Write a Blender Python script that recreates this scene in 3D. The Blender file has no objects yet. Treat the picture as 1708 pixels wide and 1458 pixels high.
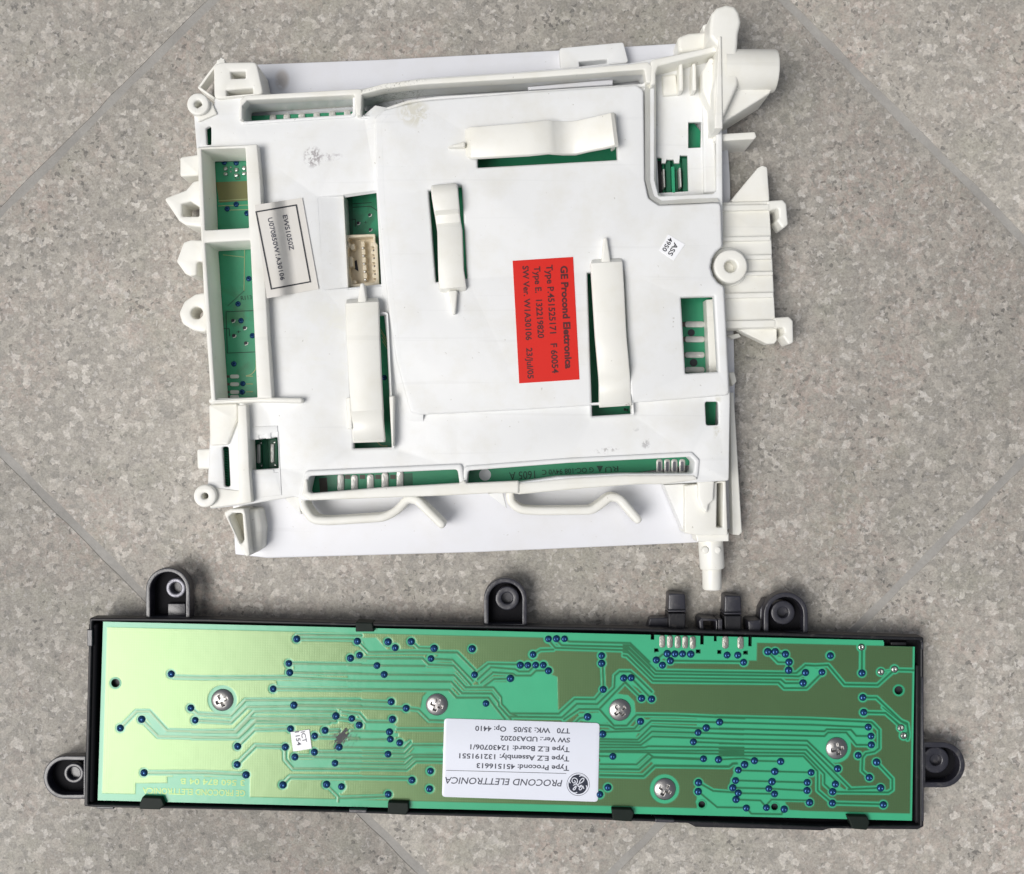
import bpy, math, random
import numpy as np
from mathutils import Vector, noise
from mathutils.geometry import delaunay_2d_cdt
random.seed(4)
R = math.radians
S = 0.0002            # metres per unit: one unit is a fifth of a millimetre
H = 1700.0            # camera height in units
CX, CY = 854.0, 729.0
scene = bpy.context.scene
COL = scene.collection

# ---------------------------------------------------------------- camera, sky, sun, exposure
cam = bpy.data.cameras.new('camera'); camo = bpy.data.objects.new('camera', cam)
COL.objects.link(camo); camo.location = (0, 0, H*S)
cam.sensor_width = 36.0; cam.lens = 36.0*H/1708.0
cam.clip_start = 0.01; cam.clip_end = 100.0
scene.camera = camo
SUN_ZEN, SUN_AZ = 31.0, 206.0
world = bpy.data.worlds.new('World'); scene.world = world; world.use_nodes = True
wn, wl = world.node_tree.nodes, world.node_tree.links
wn.clear()
wo = wn.new('ShaderNodeOutputWorld'); wb = wn.new('ShaderNodeBackground')
sky = wn.new('ShaderNodeTexSky'); sky.sky_type = 'NISHITA'; sky.sun_disc = False
sky.sun_elevation = R(90-SUN_ZEN); sky.sun_rotation = R((90-SUN_AZ) % 360)
sky.dust_density = 5.0; sky.air_density = 1.0
hs = wn.new('ShaderNodeHueSaturation'); hs.inputs['Saturation'].default_value = 0.4
wl.new(sky.outputs[0], hs.inputs['Color']); wl.new(hs.outputs[0], wb.inputs[0]); wl.new(wb.outputs[0], wo.inputs[0])
wb.inputs[1].default_value = 0.092
sl = bpy.data.lights.new('sun', 'SUN'); sl.energy = 2.2; sl.angle = R(32); sl.color = (1.0, 0.98, 0.945)
so = bpy.data.objects.new('sun', sl); COL.objects.link(so)
sd = Vector((math.sin(R(SUN_ZEN))*math.cos(R(SUN_AZ)), math.sin(R(SUN_ZEN))*math.sin(R(SUN_AZ)), math.cos(R(SUN_ZEN))))
so.rotation_euler = sd.to_track_quat('Z', 'Y').to_euler(); so.location = sd*2
scene.view_settings.view_transform = 'Standard'; scene.view_settings.look = 'None'
scene.view_settings.exposure = -0.17; scene.view_settings.gamma = 1.0
scene.cycles.max_bounces = 8; scene.cycles.diffuse_bounces = 5

# ---------------------------------------------------------------- coordinates
def P(px, py, z=0.0):
    k = S*(1-z/H)
    return ((px-CX)*k, (CY-py)*k)
def Z(ox, oy, s):
    def f(pts):
        return [(ox+x/s, oy+y/s) for x, y in pts]
    return f
ZA = Z(260,60,4.27); ZB = Z(260,380,4.27); ZC = Z(300,640,3.416); ZD = Z(560,60,3.285)
ZE = Z(900,0,3.882); ZF = Z(680,280,3.4725); ZG = Z(1060,260,3.472); ZH = Z(740,640,3.163)
Z1 = Z(60,940,6.075); Z2 = Z(60,1140,6.075); Z3 = Z(320,1020,6.1); Z4 = Z(320,1180,6.1)
Z5 = Z(580,1020,6.1); Z6 = Z(560,1180,6.1); Z7 = Z(780,940,5.607); Z8 = Z(730,1180,5.693)
Z9 = Z(1040,970,5.3375); Z10 = Z(960,1180,6.1); Z11 = Z(1200,1180,6.569); Z12 = Z(1260,1040,5.693)
Z13 = Z(1400,1180,6.629)

# ---------------------------------------------------------------- materials
def newmat(name):
    m = bpy.data.materials.new(name); m.use_nodes = True
    nt = m.node_tree
    return m, nt, nt.nodes, nt.links, nt.nodes['Principled BSDF']
def N(nt, t, **kw):
    n = nt.nodes.new(t)
    for k, v in kw.items(): setattr(n, k, v)
    return n
def math_node(nt, op, a, b=None, c=None, clamp=False):
    n = nt.nodes.new('ShaderNodeMath'); n.operation = op; n.use_clamp = clamp
    for i, v in enumerate((a, b, c)):
        if v is None: continue
        if isinstance(v, (int, float)): n.inputs[i].default_value = v
        else: nt.links.new(v, n.inputs[i])
    return n.outputs[0]
def mixc(nt, fac, a, b, mode='MIX'):
    n = nt.nodes.new('ShaderNodeMix'); n.data_type = 'RGBA'; n.blend_type = mode
    for i, v in ((0, fac), (6, a), (7, b)):
        if isinstance(v, (int, float)): n.inputs[i].default_value = v
        elif isinstance(v, tuple): n.inputs[i].default_value = v+(1,) if len(v) == 3 else v
        else: nt.links.new(v, n.inputs[i])
    return n.outputs[2]
def ramp(nt, fac, stops, interp='LINEAR'):
    n = nt.nodes.new('ShaderNodeValToRGB'); n.color_ramp.interpolation = interp
    el = n.color_ramp.elements
    while len(el) < len(stops): el.new(0.5)
    for e, (p, c) in zip(el, stops):
        e.position = p; e.color = (c, c, c, 1) if isinstance(c, (int, float)) else c+(1,)
    nt.links.new(fac, n.inputs[0]); return n.outputs[0]
def pos(nt):
    return N(nt, 'ShaderNodeNewGeometry').outputs['Position']
def noise_tex(nt, vec, scale, detail=4, rough=0.5, dist=0.0):
    n = N(nt, 'ShaderNodeTexNoise'); n.inputs['Scale'].default_value = scale
    n.inputs['Detail'].default_value = detail; n.inputs['Roughness'].default_value = rough
    n.inputs['Distortion'].default_value = dist
    nt.links.new(vec, n.inputs['Vector']); return n
def bump(nt, h, strength, dist, bsdf, nrm=None):
    b = N(nt, 'ShaderNodeBump'); b.inputs['Strength'].default_value = strength; b.inputs['Distance'].default_value = dist
    nt.links.new(h, b.inputs['Height']); nt.links.new(b.outputs[0], bsdf.inputs['Normal'])

def plastic(name, col, rough=0.42, stains=(), sss=0.0, grime=0.05, bump_s=0.12, coat=0.0, spec=0.5):
    m, nt, nn, ll, b = newmat(name)
    p = pos(nt)
    n1 = noise_tex(nt, p, 90, 5, 0.6)
    dirty = tuple(c*f for c, f in zip(col, (0.86, 0.83, 0.74)))
    c = mixc(nt, math_node(nt, 'MULTIPLY', ramp(nt, n1.outputs[0], [(0.45, 0.0), (0.8, 1.0)]), grime*6, clamp=True), col, dirty)
    for (sx, sy, rx, ry, ang, scol, sc, thr, amt, z) in stains:
        wx, wy = P(sx, sy, z)
        mp = N(nt, 'ShaderNodeMapping'); mp.vector_type = 'TEXTURE'
        mp.inputs['Location'].default_value = (wx, wy, 0); mp.inputs['Rotation'].default_value = (0, 0, R(ang))
        mp.inputs['Scale'].default_value = (rx*S, ry*S, 1000)
        ll.new(p, mp.inputs['Vector'])
        ln = N(nt, 'ShaderNodeVectorMath', operation='LENGTH'); ll.new(mp.outputs[0], ln.inputs[0])
        fall = ramp(nt, ln.outputs['Value'], [(0.0, 1.0), (0.55, 0.9), (1.0, 0.0)])
        ns = noise_tex(nt, p, sc, 5, 0.65, 0.6)
        k = ramp(nt, ns.outputs[0], [(thr, 0.0), (thr+0.1, 1.0)])
        c = mixc(nt, math_node(nt, 'MULTIPLY', math_node(nt, 'MULTIPLY', fall, k), amt, clamp=True), c, scol)
    if grime > 0.04:
        for ang, st in ((20, (6, 260, 60)), (-52, (8, 340, 80))):
            mps = N(nt, 'ShaderNodeMapping'); mps.inputs['Rotation'].default_value = (0, 0, R(ang)); mps.inputs['Scale'].default_value = st
            ll.new(p, mps.inputs['Vector']); sn = noise_tex(nt, mps.outputs[0], 1.0, 3, 0.6, 0.4)
            k = ramp(nt, sn.outputs[0], [(0.66, 0.0), (0.70, 1.0)])
            c = mixc(nt, math_node(nt, 'MULTIPLY', k, 0.16), c, tuple(q*0.75 for q in col))
        sp = noise_tex(nt, p, 700, 2, 0.5)
        c = mixc(nt, math_node(nt, 'MULTIPLY', ramp(nt, sp.outputs[0], [(0.74, 0.0), (0.78, 1.0)]), 0.5), c, (0.35, 0.32, 0.27))
    ll.new(c, b.inputs['Base Color'])
    b.inputs['Roughness'].default_value = rough
    b.inputs['Specular IOR Level'].default_value = spec
    if sss:
        b.inputs['Subsurface Weight'].default_value = sss
        b.inputs['Subsurface Radius'].default_value = (1.0, 0.9, 0.6); b.inputs['Subsurface Scale'].default_value = 0.0012
    n2 = noise_tex(nt, p, 2200, 3, 0.6)
    n3 = noise_tex(nt, p, 160, 2, 0.5)
    h = math_node(nt, 'ADD', math_node(nt, 'MULTIPLY', n2.outputs[0], 0.25), math_node(nt, 'MULTIPLY', n3.outputs[0], 2.0))
    bump(nt, h, bump_s, 0.00025, b)
    if coat: b.inputs['Coat Weight'].default_value = coat
    return m
white_stains = [
    (522, 262, 17, 19, 0, (0.22,0.19,0.20), 650, 0.46, 0.8, 86),
    (548, 262, 24, 8, 5, (0.38,0.35,0.37), 700, 0.50, 0.7, 86),
    (690, 188, 30, 26, -20, (0.62,0.60,0.50), 320, 0.44, 0.75, 97),
    (705, 185, 14, 24, 0, (0.42,0.41,0.34), 420, 0.55, 0.8, 97),
    (1012, 751, 22, 6, 5, (0.35,0.34,0.33), 900, 0.50, 0.75, 86),
    (1077, 741, 8, 8, 0, (0.33,0.32,0.33), 700, 0.45, 0.7, 86),
    (1061, 716, 6, 4, 0, (0.4,0.4,0.4), 700, 0.45, 0.5, 86),
    (470, 132, 14, 20, 0, (0.5,0.45,0.40), 150, 0.35, 0.75, 22),
    (660, 141, 60, 5, 10, (0.3,0.3,0.27), 1400, 0.52, 0.8, 104),
    (1050, 676, 8, 8, 0, (0.35,0.34,0.3), 700, 0.5, 0.8, 110),
    (555, 560, 60, 80, 0, (0.78,0.78,0.72), 120, 0.5, 0.5, 86),
    (1197, 700, 8, 60, 0, (0.55,0.53,0.42), 300, 0.5, 0.5, 86),
    (600, 468, 70, 10, 0, (0.6,0.6,0.55), 260, 0.55, 0.4, 97),
]
M = {}
M['white'] = plastic('white_plastic', (0.80, 0.81, 0.81), 0.40, white_stains, grime=0.09, bump_s=0.2)
M['shadewhite'] = plastic('shade_toned_white_plastic', (0.83, 0.825, 0.775), 0.38, white_stains, grime=0.08, bump_s=0.18)  # same plastic as the deck; warm tone of shaded walls put into the colour
M['yellowish'] = plastic('yellowish_plastic', (0.72, 0.70, 0.58), 0.45)  # yellower, darker tone for the hollow foot floor
M['sheet'] = plastic('plate_plastic', (0.75, 0.76, 0.80), 0.34, white_stains, bump_s=0.06)
M['cream'] = plastic('connector_plastic', (0.70, 0.62, 0.47), 0.45)
M['black'] = plastic('black_plastic', (0.014, 0.014, 0.017), 0.42, [(845,1200,2000,1000,0,(0.08,0.075,0.07),420,0.57,0.4,46)], grime=0.0, bump_s=0.25, spec=0.35)
M['lug'] = plastic('dusty_black_plastic', (0.022, 0.022, 0.031), 0.34, [(845,1000,2000,1000,0,(0.10,0.095,0.09),420,0.56,0.45,46)], grime=0.0, bump_s=0.6, spec=0.8)
M['deep'] = plastic('shaded_black_plastic', (0.010, 0.010, 0.012), 0.6, grime=0.0, bump_s=0.2, spec=0.06)  # same black plastic, recess shade put into a darker, duller colour
M['clipblack'] = plastic('snap_black_plastic', (0.008, 0.014, 0.011), 0.55, grime=0.0, bump_s=0.3, spec=0.2)
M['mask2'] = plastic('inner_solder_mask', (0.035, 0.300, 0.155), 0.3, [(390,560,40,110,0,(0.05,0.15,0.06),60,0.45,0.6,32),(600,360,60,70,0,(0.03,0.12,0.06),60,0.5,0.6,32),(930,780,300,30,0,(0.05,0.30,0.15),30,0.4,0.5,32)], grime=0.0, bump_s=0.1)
M['mask'] = plastic('green_solder_mask', (0.035, 0.34, 0.17), 0.3, grime=0.0, bump_s=0.1)
M['maskdark'] = plastic('dark_solder_mask', (0.02, 0.13, 0.07), 0.35, grime=0.0)
M['olive'] = plastic('olive_solder_mask', (0.17, 0.17, 0.06), 0.35, grime=0.0)
M['trace'] = plastic('pale_trace', (0.35, 0.42, 0.20), 0.35, grime=0.0)
M['brown'] = plastic('brown_board', (0.09, 0.075, 0.06), 0.5, grime=0.0)
M['ink'] = plastic('black_ink', (0.02, 0.022, 0.03), 0.5, grime=0.0, bump_s=0.0)
M['inkgrey'] = plastic('grey_ink', (0.06, 0.065, 0.09), 0.5, grime=0.0, bump_s=0.0)
M['inkred'] = plastic('ink_on_red', (0.075, 0.006, 0.008), 0.45, grime=0.0, bump_s=0.0)
M['navy'] = plastic('navy_ink', (0.008, 0.014, 0.035), 0.4, grime=0.0, bump_s=0.0)
M['silk'] = plastic('silkscreen_ink', (0.008, 0.05, 0.03), 0.5, grime=0.0, bump_s=0.0)
M['paper'] = plastic('label_paper', (0.76, 0.79, 0.88), 0.35, grime=0.02, bump_s=0.03)
M['paperwhite'] = plastic('white_sticker_paper', (0.90, 0.91, 0.94), 0.4, grime=0.0, bump_s=0.03)
M['papercream'] = plastic('aged_label_paper', (0.70, 0.68, 0.64), 0.5, grime=0.06, bump_s=0.1)
M['red'] = plastic('red_label', (0.66, 0.018, 0.010), 0.5, grime=0.0, bump_s=0.1, spec=0.3)
M['rededge'] = plastic('red_label_edge', (0.32, 0.02, 0.03), 0.5, grime=0.0)
def metal(name, col, rough, bs=0.15, sc=900, metallic=1.0):
    m, nt, nn, ll, b = newmat(name)
    b.inputs['Base Color'].default_value = col+(1,); b.inputs['Metallic'].default_value = metallic
    b.inputs['Roughness'].default_value = rough
    bump(nt, noise_tex(nt, pos(nt), sc, 3, 0.6).outputs[0], bs, 0.0003, b)
    return m
M['steel'] = metal('screw_steel', (0.42, 0.41, 0.40), 0.33, 0.25, 500)
M['tin'] = metal('tin_bright_for_shade', (0.66, 0.65, 0.62), 0.38, 1.0, 500, 0.4)  # tin lightened in colour to offset the shade inside the housing
M['tinboard'] = metal('tin_dark_for_sun', (0.34, 0.34, 0.31), 0.42, 1.6, 450, 0.75)  # same tin, darkened in colour to offset direct sun on the board
M['blue'] = metal('blue_masked_solder', (0.016, 0.070, 0.19), 0.24, 0.25, 900, 0.6)
M['solder'] = metal('bare_solder', (0.42, 0.45, 0.42), 0.25, 0.6, 900)
M['bush'] = metal('dull_bush', (0.20, 0.20, 0.23), 0.35, 0.5, 900, 0.4)

def granite():
    m, nt, nn, ll, b = newmat('granite')
    p = pos(nt)
    oi = N(nt, 'ShaderNodeObjectInfo')
    off = N(nt, 'ShaderNodeVectorMath', operation='SCALE'); cx = N(nt, 'ShaderNodeCombineXYZ')
    ll.new(oi.outputs['Random'], cx.inputs[0]); ll.new(oi.outputs['Random'], cx.inputs[2])
    ll.new(cx.outputs[0], off.inputs[0]); off.inputs['Scale'].default_value = 3.0
    ad = N(nt, 'ShaderNodeVectorMath', operation='ADD'); ll.new(p, ad.inputs[0]); ll.new(off.outputs[0], ad.inputs[1])
    wob = noise_tex(nt, ad.outputs[0], 420, 3, 0.6)
    sub = N(nt, 'ShaderNodeVectorMath', operation='SUBTRACT'); ll.new(wob.outputs['Color'], sub.inputs[0]); sub.inputs[1].default_value = (0.5,0.5,0.5)
    sc = N(nt, 'ShaderNodeVectorMath', operation='SCALE'); ll.new(sub.outputs[0], sc.inputs[0]); sc.inputs['Scale'].default_value = 0.0032
    v = N(nt, 'ShaderNodeVectorMath', operation='ADD'); ll.new(ad.outputs[0], v.inputs[0]); ll.new(sc.outputs[0], v.inputs[1])
    v = v.outputs[0]
    def vor(scale):
        n = N(nt, 'ShaderNodeTexVoronoi'); n.inputs['Scale'].default_value = scale; n.inputs['Randomness'].default_value = 1.0
        ll.new(v, n.inputs['Vector'])
        s = N(nt, 'ShaderNodeSeparateColor'); ll.new(n.outputs['Color'], s.inputs[0]); return n, s
    v1, s1 = vor(470); v2, s2 = vor(820); v3, s3 = vor(1000)
    grain = ramp(nt, s1.outputs[0], [(0.0, (0.300,0.284,0.255)), (0.3, (0.355,0.333,0.296)), (0.62, (0.385,0.361,0.320)), (0.86, (0.430,0.402,0.358)), (1.0, (0.56,0.53,0.485))])
    pinkn = noise_tex(nt, ad.outputs[0], 38, 3, 0.55)
    pink = math_node(nt, 'MULTIPLY', ramp(nt, pinkn.outputs[0], [(0.46, 0.0), (0.68, 1.0)]), ramp(nt, s2.outputs[1], [(0.25, 0.0), (0.75, 1.0)]))
    c = mixc(nt, math_node(nt, 'MULTIPLY', pink, 0.6), grain, (0.44, 0.355, 0.310))
    grn = noise_tex(nt, ad.outputs[0], 60, 2, 0.5)
    c = mixc(nt, math_node(nt, 'MULTIPLY', ramp(nt, grn.outputs[0], [(0.55, 0.0), (0.72, 1.0)]), 0.35), c, (0.33, 0.325, 0.26))
    c = mixc(nt, math_node(nt, 'MULTIPLY', ramp(nt, s2.outputs[0], [(0.72, 0.0), (0.80, 1.0)]), 0.30), c, (0.24, 0.235, 0.222))
    dk = noise_tex(nt, ad.outputs[0], 55, 3, 0.6)
    th = math_node(nt, 'MULTIPLY', ramp(nt, s3.outputs[0], [(0.915, 0.0), (0.945, 1.0)]), ramp(nt, dk.outputs[0], [(0.38, 0.15), (0.6, 1.0)]))
    c = mixc(nt, math_node(nt, 'MULTIPLY', th, 0.62), c, (0.095, 0.092, 0.088))
    c = mixc(nt, math_node(nt, 'MULTIPLY', ramp(nt, s3.outputs[1], [(0.93, 0.0), (0.96, 1.0)]), 0.6), c, (0.56, 0.53, 0.50))
    fine = noise_tex(nt, ad.outputs[0], 1500, 4, 0.7)
    c = mixc(nt, 0.55, c, ramp(nt, fine.outputs[0], [(0.3, 0.28), (0.7, 0.74)]), 'OVERLAY')
    big = noise_tex(nt, ad.outputs[0], 9, 3, 0.5)
    c = mixc(nt, 0.35, c, ramp(nt, big.outputs[0], [(0.3, 0.32), (0.7, 0.68)]), 'OVERLAY')
    ll.new(c, b.inputs['Base Color'])
    b.inputs['Roughness'].default_value = 0.62
    h = math_node(nt, 'ADD', math_node(nt, 'MULTIPLY', fine.outputs[0], 0.5), math_node(nt, 'ADD', math_node(nt, 'MULTIPLY', s1.outputs[0], 0.5), s2.outputs[2]))
    bump(nt, h, 0.45, 0.00026, b)
    return m
M['granite'] = granite()
def mortar():
    m, nt, nn, ll, b = newmat('mortar')
    p = pos(nt)
    a = noise_tex(nt, p, 900, 5, 0.7); c2 = noise_tex(nt, p, 70, 4, 0.6)
    c = mixc(nt, a.outputs[0], (0.27,0.262,0.247), (0.40,0.385,0.36))
    c = mixc(nt, 0.5, c, ramp(nt, c2.outputs[0], [(0.3, 0.35), (0.7, 0.62)]), 'OVERLAY')
    ll.new(c, b.inputs['Base Color']); b.inputs['Roughness'].default_value = 0.9
    bump(nt, a.outputs[0], 0.5, 0.0003, b); return m
M['mortar'] = mortar()
def pcbmat():
    m, nt, nn, ll, b = newmat('board_lacquer')
    at = N(nt, 'ShaderNodeAttribute'); at.attribute_name = 'paint'
    tc = pos(nt)
    mp = N(nt, 'ShaderNodeMapping'); mp.vector_type = 'POINT'; ll.new(tc, mp.inputs[0])
    k = 1.0/(4.0*S); mp.inputs['Scale'].default_value = (k, k, k); mp.inputs['Rotation'].default_value = (0, 0, R(1.4))
    sx = N(nt, 'ShaderNodeSeparateXYZ'); ll.new(mp.outputs[0], sx.inputs[0])
    fx = math_node(nt, 'ABSOLUTE', math_node(nt, 'SUBTRACT', math_node(nt, 'FRACT', sx.outputs[0]), 0.5))
    fy = math_node(nt, 'ABSOLUTE', math_node(nt, 'SUBTRACT', math_node(nt, 'FRACT', sx.outputs[1]), 0.5))
    dd = math_node(nt, 'ADD', fx, fy)
    dot = ramp(nt, dd, [(0.22, 1.0), (0.42, 0.0)])
    dot = math_node(nt, 'MULTIPLY', dot, at.outputs['Alpha'])
    nz = noise_tex(nt, tc, 45, 3, 0.6)
    c = mixc(nt, math_node(nt, 'MULTIPLY', dot, 0.42), at.outputs['Color'], (0.05, 0.16, 0.07))
    c = mixc(nt, 0.35, c, ramp(nt, nz.outputs[0], [(0.3, 0.42), (0.7, 0.58)]), 'OVERLAY')
    ll.new(c, b.inputs['Base Color'])
    b.inputs['Roughness'].default_value = 0.23; b.inputs['Specular IOR Level'].default_value = 0.6
    hh = math_node(nt, 'ADD', math_node(nt, 'MULTIPLY', dot, -0.6), math_node(nt, 'MULTIPLY', noise_tex(nt, tc, 250, 2, 0.5).outputs[0], 2.5))
    bump(nt, hh, 0.14, 0.0001, b)
    g = N(nt, 'ShaderNodeBsdfGlossy'); g.inputs['Color'].default_value = (0.54, 0.92, 0.29, 1); g.inputs['Roughness'].default_value = 0.29
    bn = [n for n in nn if n.type == 'BUMP'][0]; ll.new(bn.outputs[0], g.inputs['Normal'])
    a2 = N(nt, 'ShaderNodeAttribute'); a2.attribute_name = 'copper'
    mx = N(nt, 'ShaderNodeMixShader'); ll.new(math_node(nt, 'MULTIPLY', a2.outputs['Fac'], 0.088), mx.inputs[0])
    ll.new(b.outputs[0], mx.inputs[1]); ll.new(g.outputs[0], mx.inputs[2])
    ll.new(mx.outputs[0], nn['Material Output'].inputs[0])
    return m
M['pcb'] = pcbmat()
def coppertype():
    m, nt, nn, ll, b = newmat('copper_lettering')
    b.inputs['Base Color'].default_value = (0.16, 0.22, 0.07, 1); b.inputs['Roughness'].default_value = 0.3
    g = N(nt, 'ShaderNodeBsdfGlossy'); g.inputs['Color'].default_value = (0.54, 0.92, 0.29, 1); g.inputs['Roughness'].default_value = 0.29
    mx = N(nt, 'ShaderNodeMixShader'); mx.inputs[0].default_value = 0.10
    ll.new(b.outputs[0], mx.inputs[1]); ll.new(g.outputs[0], mx.inputs[2]); ll.new(mx.outputs[0], nn['Material Output'].inputs[0])
    return m
M['coppertype'] = coppertype()

# ---------------------------------------------------------------- objects and shapes
ORG = {}
def thing(name, label, cat, px, py):
    o = bpy.data.objects.new(name, None); COL.objects.link(o)
    x, y = P(px, py, 0); o.location = (x, y, 0); ORG[o.name] = (x, y)
    o.empty_display_size = 0.01
    o['label'] = label; o['category'] = cat
    return o
def root(o):
    while o is not None and o.parent is not None: o = o.parent
    return o
def mesh_obj(name, verts, faces, mat, parent=None, label=None, smooth=True, angle=38):
    r = root(parent)
    ox, oy = ORG.get(r.name, (0, 0)) if r else (0, 0)
    me = bpy.data.meshes.new(name)
    me.from_pydata([(v[0]-ox, v[1]-oy, v[2]) for v in verts], [], faces)
    me.update()
    if smooth:
        me.polygons.foreach_set('use_smooth', [True]*len(me.polygons))
        me.set_sharp_from_angle(angle=R(angle))
    me.materials.append(mat)
    o = bpy.data.objects.new(name, me); COL.objects.link(o)
    if parent: o.parent = parent
    if label: o['label'] = label
    return o
def instance(name, me, px, py, z, parent, rot=0.0, label=None, scale=1.0):
    r = root(parent); ox, oy = ORG.get(r.name, (0, 0))
    o = bpy.data.objects.new(name, me); COL.objects.link(o); o.parent = parent
    x, y = P(px, py, z); o.location = (x-ox, y-oy, z*S); o.rotation_euler = (0, 0, rot); o.scale = (scale,)*3
    if label: o['label'] = label
    return o
def area(p):
    return 0.5*sum(p[i-1][0]*p[i][1]-p[i][0]*p[i-1][1] for i in range(len(p)))
def fillet(poly, r, n=4):
    if r <= 0: return list(poly)
    out = []; m = len(poly)
    for i in range(m):
        a, b, c = Vector(poly[i-1]), Vector(poly[i]), Vector(poly[(i+1) % m])
        u, v = a-b, c-b; lu, lv = u.length, v.length
        if lu < 1e-9 or lv < 1e-9: continue
        u /= lu; v /= lv
        d = max(-1, min(1, u.dot(v))); ang = math.acos(d)
        if ang > R(172): out.append(tuple(b)); continue
        t = min(r/math.tan(ang/2), 0.48*lu, 0.48*lv)
        p0, p1 = b+u*t, b+v*t
        for k in range(n+1):
            s = k/n
            q = (1-s)**2*p0+2*s*(1-s)*b+s*s*p1
            out.append(tuple(q))
    return out
def clean(p):
    q = []
    for v in p:
        if not q or (abs(v[0]-q[-1][0])+abs(v[1]-q[-1][1])) > 1e-7: q.append(v)
    if len(q) > 1 and (abs(q[0][0]-q[-1][0])+abs(q[0][1]-q[-1][1])) < 1e-7: q.pop()
    return q
def inset(p, d):
    out = []; m = len(p)
    for i in range(m):
        a, b, c = Vector(p[i-1]), Vector(p[i]), Vector(p[(i+1) % m])
        e1 = (b-a).normalized(); e2 = (c-b).normalized()
        n1 = Vector((-e1.y, e1.x)); n2 = Vector((-e2.y, e2.x))
        n = n1+n2
        if n.length < 1e-6: n = n1
        n.normalize(); k = max(0.4, n.dot(n1))
        out.append(tuple(b+n*(d/k)))
    return out
def prism(name, outline, z0, z1, mat, parent=None, holes=(), bevel=1.5, rnd=0.0, hr=None, zr=None, label=None, nb=3, tilt=None, bottom=False):
    """solid plate: outline seen at height zr (default z1), extruded straight down to z0; tilt(x, y)->extra height"""
    zr = z1 if zr is None else zr
    hr = rnd if hr is None else hr
    loops = []
    for i, lp in enumerate([outline]+list(holes)):
        w = [P(x, y, zr) for x, y in fillet(lp, rnd if i == 0 else hr)]
        w = clean(w)
        ccw = area(w) > 0
        if (i == 0) != ccw: w.reverse()
        loops.append(w)
    verts, faces = [], []
    tops = []
    for w in loops:
        rings = [(w, z0*S)]
        if bevel > 0:
            for k in range(nb+1):
                a = (math.pi/2)*k/nb
                off = bevel*S*(1-math.cos(a)); zz = z1*S-bevel*S*(1-math.sin(a))
                rings.append((inset(w, off) if off > 0 else w, zz))
        else: rings.append((w, z1*S))
        base = len(verts); m = len(w)
        for rg, zz in rings: verts += [(x, y, zz) for x, y in rg]
        for k in range(len(rings)-1):
            for i in range(m):
                j = (i+1) % m
                a0 = base+k*m
                faces.append((a0+i, a0+j, a0+m+j, a0+m+i))
        tops.append(list(range(base+(len(rings)-1)*m, base+len(rings)*m)))
    flat = [i for t in tops for i in t]
    cv = [Vector((verts[i][0], verts[i][1]))*1000 for i in flat]
    ce, b0 = [], 0
    for t in tops:
        m = len(t); ce += [(b0+i, b0+(i+1) % m) for i in range(m)]; b0 += m
    ov, oe, of, ovo, _, _ = delaunay_2d_cdt(cv, ce, [], 0, 1e-5)
    idx = []
    for v, o in zip(ov, ovo):
        if o: idx.append(flat[o[0]])
        else: idx.append(None)
    for k, v in enumerate(ov):
        if idx[k] is None: verts.append((v.x/1000, v.y/1000, z1*S)); idx[k] = len(verts)-1
    lps = [[cv[flat.index(i)] if False else (verts[i][0]*1000, verts[i][1]*1000) for i in t] for t in tops]
    def inside(x, y, lp):
        c = False; n_ = len(lp)
        for i in range(n_):
            ax, ay = lp[i-1]; bx, by = lp[i]
            if (ay > y) != (by > y) and x < ax+(y-ay)*(bx-ax)/(by-ay): c = not c
        return c
    tri = []
    for f in of:
        cxm = sum(ov[i].x for i in f)/3; cym = sum(ov[i].y for i in f)/3
        if not inside(cxm, cym, lps[0]) or any(inside(cxm, cym, l) for l in lps[1:]): continue
        t = [idx[i] for i in f]
        a, b, c = t
        if (verts[b][0]-verts[a][0])*(verts[c][1]-verts[a][1])-(verts[b][1]-verts[a][1])*(verts[c][0]-verts[a][0]) < 0: b, c = c, b
        faces.append((a, b, c)); tri.append((a, b, c))
    if bottom:
        mp_ = {}; bi = 0
        for w, t in zip(loops, tops):
            for i, q in enumerate(t): mp_[q] = bi+i
            bi += len(w)*((nb+2) if bevel > 0 else 2)
        for t in tri:
            if all(q in mp_ for q in t): faces.append(tuple(mp_[q] for q in t[::-1]))
    if tilt: verts = [(x, y, z+tilt(x, y)*S) for x, y, z in verts]
    return mesh_obj(name, verts, faces, mat, parent, label)
def loft(name, A, za, B, zb, mat, parent=None, label=None, closed=True):
    a = [P(x, y, za)+(za*S,) for x, y in A]; b = [P(x, y, zb)+(zb*S,) for x, y in B]
    n = len(a); f = [(i, (i+1) % n, n+(i+1) % n, n+i) for i in range(n if closed else n-1)]
    return mesh_obj(name, a+b, f, mat, parent, label, angle=50)
def surf(name, pts, mat, parent, label=None):
    return mesh_obj(name, [P(x, y, z)+(z*S,) for x, y, z in pts], [tuple(range(len(pts)))], mat, parent, label, smooth=False)
def lathe_mesh(name, prof, mat, n=28):
    verts, faces = [], []
    for r, z in prof:
        for i in range(n):
            a = 2*math.pi*i/n; verts.append((r*S*math.cos(a), r*S*math.sin(a), z*S))
    for k in range(len(prof)-1):
        for i in range(n):
            j = (i+1) % n
            faces.append((k*n+i, k*n+j, (k+1)*n+j, (k+1)*n+i))
    me = bpy.data.meshes.new(name); me.from_pydata(verts, [], faces)
    me.polygons.foreach_set('use_smooth', [True]*len(me.polygons)); me.set_sharp_from_angle(angle=R(40))
    me.materials.append(mat); return me
def circle(cx, cy, r, n=28):
    return [(cx+r*math.cos(2*math.pi*i/n), cy+r*math.sin(2*math.pi*i/n)) for i in range(n)]
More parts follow.
